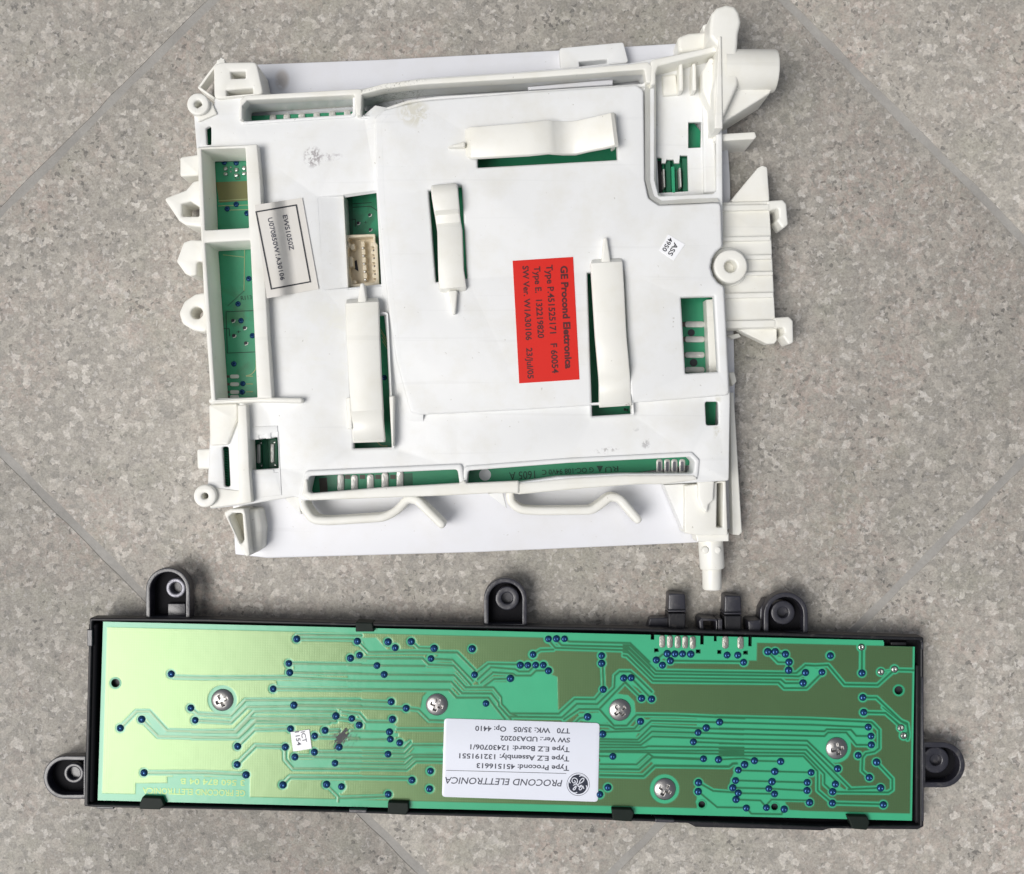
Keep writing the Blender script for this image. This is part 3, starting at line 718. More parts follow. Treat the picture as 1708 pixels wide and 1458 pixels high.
# round peg pointing right
def tube(name, p0, p1, r, z, mat, parent, n=28, cap_b=3, label=None):
    x0, y0 = P(*p0, z); x1, y1 = P(*p1, z); a = Vector((x0,y0,z*S)); b = Vector((x1,y1,z*S)); d = (b-a).normalized()
    u = Vector((-d.y, d.x, 0)); v = Vector((0,0,1)); L = (b-a).length
    verts, faces = [], []
    prof = [(0, r), (L-cap_b*S, r), (L-cap_b*S*0.3, r-cap_b*0.3), (L, r-cap_b), (L, 0.01)]
    for t, rr in prof:
        for i in range(n):
            q = a+d*t+(u*math.cos(2*math.pi*i/n)+v*math.sin(2*math.pi*i/n))*rr*S; verts.append(tuple(q))
    for k in range(len(prof)-1):
        for i in range(n): faces.append((k*n+i, (k+1)*n+i, (k+1)*n+(i+1) % n, k*n+(i+1) % n))
    return mesh_obj(name, verts, faces, mat, parent, label)
tube('round_peg', (1205,119), (1293,119), 33, 90, I, mod, cap_b=4)
prism('side_tab', [(1190,224),(1259,220),(1262,228),(1258,232),(1190,236)], 0, 76, I, mod, bevel=1.5, rnd=2)
prism('rear_ledge', [(1189,214),(1200,214),(1206,330),(1196,330)], 20, 50, M['sheet'], mod, bevel=1)

# ---- right bracket with hooks and boss
br = prism('side_bracket', [(1190,338),(1283,335),(1287,400),(1293,528),(1300,548),(1211,549),(1200,533)], 24, 56, I, mod, bevel=2, rnd=3)
for y0, y1, xr in ((340,350,1284),(393,401,1286),(424,432,1288),(452,459,1290),(487,496,1291),(533,546,1294)):
    prism('bracket_rib', [(1200,y0+2),(xr,y0),(xr,y1),(1200,y1+2)], 54, 63, I, br, bevel=2.5, rnd=2)
prism('bracket_fin', [(1217,337),(1264,280),(1272,275.5),(1280,279),(1284,336)], 24, 52, I, br, bevel=2, rnd=4)
prism('bracket_fin', [(1226,548),(1296,547),(1296,568),(1292,573),(1280,574)], 24, 46, I, br, bevel=2, rnd=3)
prism('bracket_hook', [(1279,335),(1306,333),(1312,340),(1315,374),(1306,382),(1296,367),(1300,362),(1299,347),(1280,352)], 20, 62, I, br, bevel=3, rnd=4)
prism('bracket_hook', [(1290,530),(1316,528),(1323,535),(1324,571),(1316,575),(1305,560),(1309,556),(1307,546),(1290,548)], 20, 62, I, br, bevel=3, rnd=4)
ring('screw_boss', 1219, 444, 28, 10.5, 24, 88, I, 3, br)
prism('boss_seat', circle(1216,445,33), 24, 60, I, br, bevel=2)
prism('bracket_foot', [(1214,560),(1232,556),(1236,562),(1222,566)], 10, 30, I, br, bevel=1)

# ---- lower right corner: latch block, plug pin, flange
lb = prism('latch_block', [(1142,810),(1211,802),(1214,893),(1162,893),(1142,889)], 24, 74, I, mod, holes=[[(1196,806),(1206,805),(1205,880),(1195,880)]], bevel=2, rnd=2)
prism('latch_skirt', [(1108,809),(1165,806),(1170,890),(1142,890)], 22, 58, W, mod, bevel=1.5)
prism('latch_step', [(1164,803),(1192,801),(1190,835),(1182,842),(1180,858),(1170,846),(1164,830)], 74, 84, I, mod, bevel=3, rnd=3)
prism('latch_foot', [(1160,890),(1216,888),(1216,903),(1163,904)], 24, 66, I, mod, bevel=2, rnd=2)
tube('plug_pin', (1185,900), (1188,949), 20, 40, I, mod, cap_b=3)
tube('plug_pin', (1187,940), (1187.5,984), 15.5, 38, I, mod, cap_b=4)
for x, y in ((1177,918),(1197,918)): prism('plug_detent', circle(x,y,6,16), 50, 61 if x < 1190 else 60, I, mod, bevel=2)
prism('flange_strip', [(1217,655),(1224,655),(1238,888),(1233,893),(1222,892)], 8, 42, I, mod, bevel=2, rnd=1)
prism('flange_strip', [(1215,622),(1225,620),(1229,636),(1222,645)], 20, 50, I, mod, bevel=2, rnd=2)

# ---- stickers
def drape(px, py):     # the cream sticker hangs from the frame of the deep openings onto the deck
    t = min(max((px-452-(py-340)*0.10)/26.0, 0), 1); t = t*t*(3-2*t)
    lift = 5*min(max((px-505-(py-330)*0.17)/12.0, 0), 1)
    return 106.7-18.5*t+lift
def sheet(name, quad, zf, mat, parent, nu=16, nv=24, label=None):
    vs, fs = [], []
    for j in range(nv+1):
        for i in range(nu+1):
            u, v = i/nu, j/nv
            x = (quad[0][0]*(1-u)+quad[1][0]*u)*(1-v)+(quad[3][0]*(1-u)+quad[2][0]*u)*v
            y = (quad[0][1]*(1-u)+quad[1][1]*u)*(1-v)+(quad[3][1]*(1-u)+quad[2][1]*u)*v
            z = zf(x, y); vs.append(P(x, y, z)+(z*S,))
    for j in range(nv):
        for i in range(nu):
            a = j*(nu+1)+i; fs.append((a, a+nu+1, a+nu+2, a+1))
    n = len(vs); vs += [(x, y, z-0.5*S) for x, y, z in vs]; fs += [tuple(i+n for i in f[::-1]) for f in fs]
    rim = list(range(nu+1))+[j*(nu+1)+nu for j in range(1, nv+1)]+[nv*(nu+1)+i for i in range(nu-1, -1, -1)]+[j*(nu+1) for j in range(nv-1, 0, -1)]
    for k in range(len(rim)):
        a, b = rim[k], rim[(k+1) % len(rim)]; fs.append((a, b, b+n, a+n))
    return mesh_obj(name, vs, fs, mat, parent, label, angle=60)
st = sheet('sticker', [(425,342),(504,330),(531.5,482),(445,498)], drape, M['papercream'], mod, label='cream sticker printed EWS1050Z in a black border')
zt = lambda x, y: drape(x, y)+0.7
def border(quad, w, zf, mat, parent):
    for k in range(4):
        a, b = Vector(quad[k]), Vector(quad[(k+1) % 4]); d = (b-a).normalized(); n = Vector((-d.y, d.x))*w/2
        a2, b2 = a-d*w/2, b+d*w/2
        sheet('printed_border', [tuple(a2-n), tuple(b2-n), tuple(b2+n), tuple(a2+n)], lambda x, y: zf(x, y)+0.1+0.06*(k % 2), mat, parent, nu=24, nv=1)
border([(427,353.5),(494,342),(517.5,470),(452.5,482)], 2.2, zt, M['ink'], st)
text('printed_text', 'EWS1050Z', (471.5,359.5), (483,418), 7.5, zt, M['inkgrey'], st, bold=0.012)
text('printed_text', 'U070850W1A30106', (446.5,364), (468,468), 7.5, zt, M['inkgrey'], st, bold=0.012)
rd = prism('sticker', [(855,435),(956,428.5),(966.7,633),(866,639.5)], 97.8, 98.7, M['red'], mod, bevel=0.2, nb=1, label='red label printed GE Procond Elettronica')
ZR = Z(840,420,6.336)
def rt(s, a, b, cap, bold):
    (p0, p1) = ZR([a, b]); text('printed_text', s, p0, p1, cap/6.336, 98.95, M['inkred'], rd, bold=bold)
rt('GE Procond Elettronica', (602,150), (655,1238), 72, 0.038)
rt('Type P.451525171   F 60054', (450,140), (515,1285), 66, 0.025)
rt('Type E.  132219820', (322,155), (364,915), 64, 0.025)
rt('SW Ver. W1A30106   23/Jul/05', (200,150), (255,1342), 62, 0.025)
ws = prism('sticker', ZG([(190,455),(287,512),(222,606),(138,548)]), 97.8, 98.9, M['paperwhite'], mod, bevel=0.2, nb=1, label='small white sticker printed ASS 4950')
(a, b, c_, d_) = ZG([(226,500),(186,568),(196,470),(153,545)])
text('printed_text', 'ASS', a, b, 8, 99.1, M['ink'], ws, bold=0.02)
text('printed_text', '4950', c_, d_, 7.5, 99.1, M['ink'], ws, bold=0.02)

# ================================================================ display board in its black frame
dsp = thing('display_board', 'long green circuit board screwed into a black plastic frame with five mounting ears', 'circuit board', 845, 1205)
K = M['black']
ZB_ = 50.0
TL, TR, BR, BL = (172,1037), (1526,1069.5), (1521,1369), (163,1335)
frame_out = [(149,1031),(340,1032),(580,1039),(1040,1047.5),(1541,1063),(1541,1379),(1531,1384),(1421,1383),(1385,1382),(1372,1386),(1332,1384.5),(1160,1380),(1148,1373.5),(1020,1368.5),(675,1359.5),(560,1355),(340,1350),(159,1347),(140,1345)]
frame_in = [(154,1036),(340,1037.5),(580,1044),(1040,1052.5),(1535.5,1068.5),(1535,1377),(1372,1379),(1148,1369.5),(1020,1364),(675,1355),(340,1346),(160,1342),(147,1342)]
fr = prism('frame', frame_out, 30, 56, K, dsp, holes=[frame_in], bevel=2.0, rnd=3, hr=2)
prism('frame_floor', grow(frame_in, 3), 31, 36, M['deep'], fr, bevel=0, bottom=True)
prism('frame_base', grow(frame_in, -9), 0, 32, M['deep'], fr, bevel=0)
# inner ledges between wall and board
prism('frame_ledge', [(147,1040),(163,1040),(156,1340),(141,1340)], 30, 52, M['deep'], fr, bevel=5, rnd=3, nb=4)
prism('frame_ledge', [(1528,1110),(1533,1110),(1532,1376),(1527,1376)], 30, 47, K, fr, bevel=1.5)
prism('frame_ledge', [(1486,1071),(1512,1071),(1512,1077),(1486,1077)], 30, 45, K, fr, bevel=1.5)
prism('frame_edge', [(162,1343.5),(190,1344.5),(189,1350),(160,1349)], 10, 54.5, M['lug'], fr, bevel=1.5, rnd=1)
prism('frame_edge', [(582,1350),(612,1351),(611,1357),(582,1356)], 10, 57, M['lug'], fr, bevel=1.5, rnd=1)
prism('frame_edge', [(1093,1366),(1125,1367.5),(1125,1373),(1093,1372)], 10, 57, M['lug'], fr, bevel=1.5, rnd=1)
prism('frame_edge', [(145,1050),(154,1050),(154,1078),(145,1078)], 10, 57, M['lug'], fr, bevel=1.5, rnd=1)
prism('rim_strip', [(1537,1130),(1541,1130),(1541.5,1370),(1537.5,1370)], 20, 58, M['lug'], fr, bevel=1.4)
prism('rim_strip', [(1537,1072),(1540.5,1070),(1541,1084),(1537,1083)], 20, 58, M['lug'], fr, bevel=1.4)
# snap clips over the board edge
for q, lb_ in (([(593,1038),(621,1039),(624,1054),(593,1054)], None), ([(237,1330),(269,1331),(274,1343),(266,1351),(233,1350),(232,1342)], None),
          ([(647,1338),(681,1339),(682,1350),(678,1360),(646,1358)], None), ([(1020,1349),(1053,1350),(1058,1356),(1054,1371),(1022,1369)], None),
          ([(1413,1361),(1447,1362),(1451,1372),(1446,1385),(1422,1383)], None)):
    prism('snap_clip', q, 30, 60, M['clipblack'], dsp, bevel=2, rnd=1.5)
# mounting ears
def ear(cx, cy, hw, base, direction, wall, z, boss, br_, bi, lab, mat, bossmat, hexhole=False, floor=24):
    """U shaped cup; direction 'up', 'left', 'right'; base is the y (or x) where it meets the frame"""
    def U(hw_, off):
        n = 16; arc = [(hw_*math.cos(math.pi*i/n), -hw_*math.sin(math.pi*i/n)) for i in range(n+1)]
        L = base
        if direction == 'up': return [(cx+x, cy+y) for x, y in arc]+[(cx-hw_, L+off),(cx+hw_, L+off)]
        if direction == 'left': return [(cx+y, cy-x) for x, y in arc]+[(L+off, cy+hw_),(L+off, cy-hw_)]
        return [(cx-y, cy+x) for x, y in arc]+[(L-off, cy-hw_),(L-off, cy+hw_)]
    e = prism('mounting_ear', U(hw, 0), 24, z, mat, dsp, holes=[U(hw-wall, -4)], bevel=1.5, label=lab)
    prism('ear_floor', U(hw-wall+1, -1), 20, floor, M['deep'], e, bevel=0, bottom=True)
    bx, by = boss
    prism('ear_boss', circle(bx, by, br_), floor-1, z-6, bossmat, e, holes=[circle(bx, by, bi, 20)], bevel=2, hr=0)
    prism('ear_boss_core', circle(bx, by, bi+0.5, 20), floor-1, floor+3, M['lug'], e, bevel=0)
    return e
LG = M['lug']
e = ear(280, 984, 37, 1033, 'up', 7.5, 46, (293,981), 16.5, 9.5, 'mounting ear at the left end of the upper edge', LG, M['bush'])
prism('ear_web', [(280,1007),(309,1007),(309,1030),(280,1030)], 20, 32, LG, e, bevel=1)
e = ear(843, 1000, 36, 1045, 'up', 8, 46, (846,998), 20, 9.5, 'mounting ear in the middle of the upper edge', LG, LG)
e = ear(1311, 1025, 37, 1058, 'up', 8, 46, (1306,1022), 20, 9, 'mounting ear at the right of the upper edge', LG, LG)
e = ear(108, 1297, 36, 143, 'left', 7.5, 42, (123,1290), 17, 10.5, 'mounting ear on the left end', LG, LG)
e = ear(1572, 1276, 38, 1540, 'right', 9, 42, (1561,1268), 22, 9.5, 'mounting ear on the right end', LG, LG)
prism('ear_wing', [(1266,1053),(1268,1016),(1276,1001),(1282,1001),(1277,1056)], 4, 30, LG, dsp, bevel=2, rnd=4)
# upright tabs on the upper edge
def tab(x0, x1, y0, ym, y1):
    t = prism('locking_tab', [(x0,y0),(x1,y0+1),(x1+1,ym),(x0-1,ym)], 4, 34, LG, dsp, bevel=2, rnd=4)
    prism('tab_base', [(x0-1,ym+2),(x1+1,ym+2),(x1,y1),(x0,y1)], 4, 40, K, t, bevel=2, rnd=1)
    prism('tab_step', [(x0-1,ym-3),(x1+1,ym-3),(x1+1,ym),(x0-1,ym)], 4, 40, LG, t, bevel=1)
tab(1115.5, 1143, 989.5, 1021, 1052); tab(1209, 1236, 993, 1025, 1055)
prism('edge_block', [(1084,1031),(1115,1030),(1115,1054),(1078,1053)], 4, 24, LG, dsp, bevel=2, rnd=3)
prism('edge_block', [(1166,1036),(1170,1031),(1197,1033),(1197,1055),(1168,1054)], 4, 44, LG, dsp, holes=[[(1173,1036),(1194,1036),(1194,1050),(1174,1050)]], bevel=1.5, rnd=2)
prism('edge_block', [(1198,1033),(1205,1033),(1205,1055),(1198,1054)], 4, 46, LG, dsp, bevel=1.5, rnd=1)
prism('edge_block', [(1248,1036),(1270,1034),(1268,1056),(1249,1056)], 4, 42, LG, dsp, bevel=1.5, rnd=2)

# ---- the board: a relief grid whose copper, clearances and lacquer are laid out by the traces below
G_POLY = [
 Z2([(1010,1012),(1382,1008),(1386,932),(1701,932),(1701,1160),(1005,1150)]), Z4([(-250,705),(550,705),(590,720),(590,920),(-250,905)]),
 Z3([(1040,545),(1720,560),(1720,605),(1040,600)]), Z3([(860,705),(1720,720),(1720,765),(870,760)]), Z3([(550,912),(1000,918),(1030,985),(545,985),(480,1040)]),
 Z5([(130,268),(290,265),(400,385),(460,400),(210,405)]), Z5([(0,450),(20,500),(190,505),(215,490),(760,495),(800,545),(330,540),(0,535)]), Z5([(0,560),(1070,575),(1100,620),(0,618)]),
 Z5([(0,645),(1060,655),(1090,700),(0,690)]), Z5([(0,715),(1050,725),(1085,780),(0,770)]), Z5([(900,480),(1060,485),(1080,500),(860,520)]), Z5([(1110,430),(1290,610),(1230,690),(1060,470),(900,470),(930,425)]),
 Z5([(810,815),(1020,812),(1100,885),(1425,885),(1480,960),(1590,1098),(1500,1098),(830,1098),(740,990),(760,870)]),
 Z7([(235,1105),(420,1108),(450,1062),(600,1060),(640,1020),(740,1020),(840,1060),(848,1390),(410,1390),(320,1300),(318,1240),(245,1160),(190,1145)]),
 Z7([(0,1265),(185,1262),(330,1458),(0,1458)]), Z7([(940,640),(1682,650),(1682,880),(1520,738),(950,725),(920,690)]), Z7([(1400,1030),(1560,1030),(1682,1150),(1682,1230),(1560,1150),(1480,1110),(1400,1180),(1380,1100)]),
 Z7([(1250,1330),(1380,1215),(1500,1230),(1560,1290),(1570,1390),(1560,1458),(1330,1458),(1250,1380)]),
 Z9([(0,460),(1190,492),(1185,705),(500,695),(350,690),(290,780),(60,545),(0,530)]),
 Z9([(1640,760),(1708,760),(1708,860),(1620,940),(1600,880)]), Z12([(490,425),(660,425),(640,480),(520,600),(480,540)]),
 Z12([(150,300),(260,320),(310,370),(215,365)]),
 Z10([(250,225),(350,248),(640,255),(610,310),(250,310)]), Z10([(250,465),(700,470),(610,560),(250,560)]), Z10([(780,300),(1180,320),(1200,380),(720,380)]), Z10([(20,60),(250,50),(350,150),(250,165),(60,140)]),
 Z10([(640,120),(1440,140),(1440,165),(780,145),(690,160)]), Z10([(760,545),(800,480),(1708,490),(1708,550),(1590,560),(1540,590),(800,580)]),
 Z10([(1300,760),(1410,835),(1590,850),(1708,850),(1708,1060),(1240,1020),(1220,960)]),
 Z11([(-250,120),(1640,160),(1700,300),(1620,440),(1500,410),(1440,330),(1440,480),(1400,560),(1240,600),(960,360),(-250,330)]),
 Z11([(-250,545),(920,545),(1060,700),(1065,740),(980,760),(980,1000),(720,1030),(750,1120),(1400,1170),(-250,1170),(-250,960),(110,940),(110,830),(160,700),(240,640)]),
 Z11([(1150,720),(1300,850),(1400,920),(1230,930),(1155,840)]), Z6([(300,165),(560,165),(620,190),(650,240),(300,240)]), Z6([(120,262),(640,262),(640,300),(130,315)]), Z6([(60,345),(600,345),(745,345),(690,400),(60,395)]),
 Z6([(800,408),(1090,408),(1090,460),(760,460)]), Z6([(0,745),(95,745),(95,840),(60,880),(0,850)]), Z4([(1000,530),(1430,530),(1430,600),(1030,600)]), Z4([(1400,745),(1560,745),(1500,880),(1430,830)]),
 Z2([(1090,315),(1140,315),(1320,500),(1250,530)]),
]
BRT = 4.6
T = [   # (points, trace half width, clearance half width)
 (Z1([(1400,1150),(1708,1158)])+[(480,1130),(600,1136)],1.8,4.5),
 (Z2([(855,453),(1020,285),(1150,285),(1330,480),(1701,490)])+[(392,1220),(424,1187),(440,1186),(560,1187)],1.8,4.8),
 (Z2([(1070,365),(1240,535),(1701,545)])+[(398,1230),(428,1200),(560,1203)],1.8,4.8),
 (Z2([(1562,248),(1640,310),(1701,312)])+[(385,1194),(410,1168),(600,1168)],1.8,4.6),
 (Z2([(1615,375),(1701,380)])+Z4([(400,152),(560,-5)])+[(490,1178)],1.8,4.6),
 (Z4([(0,252),(450,255),(595,108),(1465,108),(1720,140)]),1.8,4.6), (Z4([(0,308),(475,310),(640,152),(1400,155)]),1.8,4.6),
 (Z4([(465,395),(640,225),(1005,218)]),1.8,4.6), (Z4([(460,580),(650,390),(950,402),(950,530),(1030,622),(1700,628)]),2.0,4.8),
 (Z4([(925,785),(1000,708),(1720,715)]),2.0,4.8), (Z2([(1095,905),(1701,905)])+Z4([(550,685)]),2.0,4.8), (Z4([(1370,785),(1490,905),(1490,960)]),1.6,4.4),
 (Z4([(1048,498),(1245,498)]),1.8,4.4),(Z4([(1245,455),(1720,462)]),1.8,4.4),(Z4([(1497,405),(1720,408)]),1.8,4.4),(Z4([(1245,505),(1720,515)]),1.8,4.4),(Z4([(1455,567),(1720,572)]),1.8,4.4),
 (Z4([(1250,300),(1700,310)]),1.8,4.4),(Z4([(1355,240),(1500,235)]),1.8,4.2),
 (Z3([(1068,240),(1720,245)]),1.8,4.2),(Z3([(1068,278),(1640,285)]),1.6,4.0),(Z3([(988,530),(1720,540)]),1.9,4.2),(Z3([(995,622),(1720,632)]),1.9,4.2),(Z3([(828,787),(1720,795)]),1.8,4.2),(Z3([(1040,955),(1720,965)]),2.6,4.5),
 (Z5([(98,303),(210,415),(690,410),(1110,418),(1290,600)]),1.8,4.4),(Z5([(645,305),(720,372),(880,377)]),1.6,4.0),
 (Z5([(845,480),(1065,492),(1270,705)]),1.8,4.2),(Z5([(30,475),(200,478),(760,478),(820,540),(1075,552),(1250,745)]),1.8,4.2),(Z5([(0,545),(297,550),(780,555)]),1.8,4.2),
 (Z5([(0,630),(372,642),(1080,648),(1195,772),(1480,772),(1560,870),(1565,940),(1650,1035),(1720,1065)]),1.8,4.4),
 (Z5([(0,705),(1050,715),(1160,832),(1460,835),(1530,925),(1535,960),(1660,1098)]),1.8,4.4),
 (Z5([(0,790),(1030,797),(1105,877),(1430,877),(1490,960),(1600,1098)]),1.8,4.4),
 (Z5([(0,910),(440,925)]),1.8,4.2),(Z5([(0,965),(595,985)]),1.8,4.2),(Z5([(595,985),(720,1000),(830,1110)])+Z6([(960,130),(1110,135)]),1.8,4.4),
 (Z7([(60,1040),(190,938),(490,945)]),1.8,4.2),(Z7([(90,1085),(215,970),(440,988),(480,1010),(570,1010),(620,960)]),1.8,4.2),(Z7([(120,1115),(235,1018),(420,1030),(450,1048),(590,1048),(640,1002),(750,1002)]),1.8,4.2),(Z7([(150,1150),(245,1080),(400,1078)]),1.8,4.2),
 (Z7([(410,1402),(850,1405),(1000,1268),(1190,1270),(1267,1180)]),1.8,4.4),(Z7([(390,1432),(880,1440),(1020,1312),(1210,1315),(1370,1160),(1375,1050),(1420,1010),(1520,1010),(1600,1080),(1720,1200)]),1.8,4.4),
 (Z7([(900,1458),(1040,1362),(1230,1362),(1300,1440)])+Z10([(390,185),(520,185),(620,75),(1000,80),(1720,112)]),1.8,4.4),(Z7([(1240,1350),(1470,1110),(1625,1260)]),1.8,4.4),
 (Z7([(1260,935),(1270,1180)]),1.8,4.4),
 (Z7([(905,705),(950,730),(1520,745),(1700,920)]),1.8,4.2),(Z7([(830,720),(880,765),(1500,780),(1700,975)]),1.8,4.2),(Z7([(755,715),(820,790),(1490,812),(1700,1025)]),1.8,4.2),(Z7([(610,850),(680,808),(800,805)]),1.8,4.2),
 (Z9([(0,565),(60,570),(290,797),(1430,815),(1540,815),(1620,745),(1708,750)])+Z12([(690,395),(845,580),(1160,585),(1320,440),(1500,445)]),1.8,4.4),
 (Z9([(0,597),(50,602),(280,825),(1390,840),(1560,845),(1618,812)]),1.8,4.4),(Z9([(0,628),(40,633),(270,857),(1400,872),(1440,905),(1597,905)]),1.8,4.4),
 (Z9([(0,658),(30,663),(260,887),(1380,900),(1430,950),(1630,950),(1760,820)])+Z12([(630,462)]),1.8,4.4),
 (Z9([(415,705),(1070,712)]),1.8,4.4),(Z9([(290,700),(345,650),(390,643)]),1.6,4.0),(Z9([(68,858),(248,1045)]),1.8,4.4),(Z9([(0,880),(160,1042)]),1.8,4.4),
 (Z12([(1012,228),(1010,470)]),1.8,5.4),(Z12([(115,265),(215,368),(315,370)]),1.6,4.4),(Z12([(185,265),(285,295)]),1.6,5.0),(Z12([(315,370),(315,440)]),1.6,4.4),
 (Z12([(1028,703),(1150,705),(1380,925),(1440,950),(1455,1060),(1445,1100)]),1.8,4.4),(Z12([(1028,845),(1235,850),(1390,985)]),1.8,4.4),(Z12([(1190,460),(1320,440)]),0.5,3),
 (Z11([(-30,105),(1000,130),(1660,160)])+Z13([(370,175),(440,250),(440,450),(390,490),(290,510),(255,555),(250,700),(335,775)]),1.8,4.4),
 (Z11([(5,165),(1000,190),(1630,218)]),1.7,4.0),(Z10([(275,250),(650,240),(770,135),(1465,152)]),1.7,4.2),
 (Z10([(250,322),(630,328),(770,192),(1328,215),(1708,225)])+Z11([(0,230),(1150,262),(1175,240),(1440,245),(1500,312),(1657,315)]),1.7,4.2),
 (Z10([(250,348),(650,355),(775,245),(1248,258),(1708,275)])+Z11([(0,285),(1150,315),(1190,275),(1390,275),(1500,410),(1663,412)]),1.7,4.2),
 (Z10([(250,378),(665,382),(780,297),(1198,310),(1708,328)])+Z11([(0,345),(960,365),(1290,680)]),1.7,4.2),
 (Z10([(1198,352),(1708,370)])+Z11([(0,395),(960,415),(1430,885)])+Z13([(100,905),(455,890)]),1.7,4.4),
 (Z10([(250,408),(700,408),(740,395),(1708,410)])+Z11([(0,450),(950,465),(1270,800)]),1.7,4.2),
 (Z10([(250,440),(720,440),(1708,440)])+Z11([(0,490),(930,502),(1150,730),(1150,840),(1238,922)])+Z13([(0,935),(540,940),(585,910),(585,790),(410,605)]),1.7,4.4),
 (Z10([(250,452),(740,458),(1708,478)])+Z11([(0,528),(920,535),(1075,700),(1075,910),(1235,1048)])+Z13([(480,1072)]),1.7,4.4),
 (Z10([(245,495),(378,498)]),1.7,4),(Z10([(250,578),(620,580),(740,470),(790,505),(1303,522)]),1.7,4.2),(Z10([(250,628),(645,632),(780,508),(1303,528)]),2.0,4.2),
 (Z10([(250,690),(690,700),(805,592),(1560,602),(1600,572),(1640,570)]),2.2,4.6),(Z10([(1455,530),(1708,520)])+Z11([(385,585),(670,592)]),1.6,3.6),
 (Z10([(120,98),(40,110),(-10,160)]),1.7,4.2),(Z10([(250,180),(340,185),(400,220),(600,215),(660,142)]),1.7,4.2),
 (Z11([(205,690),(605,702),(1005,712)]),1.6,3.4),(Z11([(175,800),(575,812),(960,822)]),1.6,3.4),(Z11([(145,880),(540,890),(957,912)]),1.6,3.4),(Z11([(205,940),(600,948)]),1.6,3.4),
 (Z11([(180,1010),(450,1020),(515,1098)]),1.6,3.4),(Z11([(515,1070),(570,1010),(985,1020)]),1.6,3.4),(Z10([(1248,855),(1440,1015),(1708,1020)])+Z11([(295,1103),(350,1165),(680,1170),(708,1115)]),1.6,3.6),
 (Z10([(1250,765),(1400,850),(1655,868)]),1.7,4.2),
 (Z13([(270,55),(510,60),(670,220)]),0.6,3),(Z13([(480,0),(680,160),(745,195),(760,260),(715,310)]),1.0,4.0),
 (Z6([(60,45),(240,65),(310,148),(577,152)]),1.8,4.2),(Z6([(150,240),(548,248)]),1.8,3.8),(Z6([(130,325),(553,325)]),1.8,3.8),(Z6([(40,405),(690,415),(755,350)]),1.8,4.0),
 (Z6([(0,460),(695,470),(780,385),(1100,385)]),1.7,3.8),(Z6([(0,515),(700,522),(765,480),(1085,480)]),1.7,3.6),(Z6([(0,570),(700,580),(785,505),(1085,508)]),1.7,3.6),(Z6([(0,622),(720,632),(815,548),(1085,552)]),1.7,3.8),
 (Z6([(620,222),(1100,225)]),1.7,3.6),(Z6([(0,712),(775,725)]),1.8,4.2),(Z6([(30,922),(535,905)]),1.8,4.2),
]
VIAS = []
for f, l in ((Z3,[(1068,278),(988,530),(995,622),(828,787),(1040,955),(1465,1065),(1615,475)]),
  (Z5,[(98,303),(118,445),(30,475),(408,310),(482,368),(645,305),(880,375),(845,480),(1265,380),(297,550),(372,642),(1290,643),(1655,683),(1407,935),(440,920),(595,985),(40,1090),(455,1098)]),
  (Z7,[(755,705),(832,705),(905,705),(610,852),(490,950),(563,950),(635,950),(708,950),(755,1003),(1253,862),(1253,935),(1267,1180),(1460,1070),(1528,1070),(1625,1260),(1120,1433)]),
  (Z9,[(390,643),(458,643),(525,643),(597,648),(290,700),(415,705),(345,745),(922,655),(1018,655),(1070,718),(1283,625),(1350,625),(1440,648),(1472,718),(1470,790),(1618,810),(1597,905),(160,1042),(248,1045)]),
  (Z12,[(630,462),(710,305),(1010,470),(1020,703),(1028,845),(1072,985)]),
  (Z4,[(-12,8),(35,130),(465,395),(460,580),(550,685),(1005,218),(950,405),(1048,505),(925,787),(1465,90),(1355,235),(1250,290),(1630,122),(1245,455),(1497,405),(1455,567),(1370,785),(1522,805)]),
  (Z6,[(237,182),(577,150),(548,248),(553,325),(650,360),(530,475),(775,740),(962,648),(955,828),(535,885)]),
  (Z10,[(275,272),(378,498),(328,815),(245,885),(660,142),(1465,150),(1328,210),(1248,255),(1198,352),(1303,525),(1455,530),(1250,765),(1248,855)]),
  (Z11,[(385,583),(275,625),(205,688),(175,800),(145,880),(207,940),(180,1010),(295,1103),(515,1098),(708,1115),(670,592),(607,703),(575,812),(540,890),(602,948),(1005,712),(960,822),(957,912),(985,1040),(1295,672),(1270,840),(1238,922),(1235,1048),(1520,525),(1630,220),(1657,315),(1663,412),(1642,768)]),
  (Z13,[(410,605),(455,890),(485,1075)]),(Z2,[(855,453),(1070,365),(1562,248),(1615,375),(1095,905)]),(Z1,[(1370,1118)])):
    for v in f(l):
        if all((v[0]-u[0])**2+(v[1]-u[1])**2 > 40 for u in VIAS): VIAS.append(v)
BARE = Z12([(1005,225),(1190,460),(1320,435),(1380,990)])+Z13([(710,312)])
SCREWS = [(371,1167.5),(728.5,1175),(1033.5,1184),(1395,1248),(1108.5,1316)]
HOLES = [(192.5,1139.5,7.6),(1499,1151.5,7.6),(1170.6,1342,6.2),(1292,1346,6.2)]
NOTCH = [Z9(q) for q in ([(247,440),(272,440),(272,515),(247,515)],[(688,450),(713,450),(713,560),(688,560)],[(805,450),(828,450),(828,532),(805,532)],[(1115,450),(1138,450),(1138,572),(1115,572)],
   [(275,598),(310,598),(310,626),(275,626)],[(648,608),(682,608),(682,636),(648,636)],[(836,614),(870,614),(870,642),(836,642)],[(1070,620),(1106,620),(1106,646),(1070,646)])]

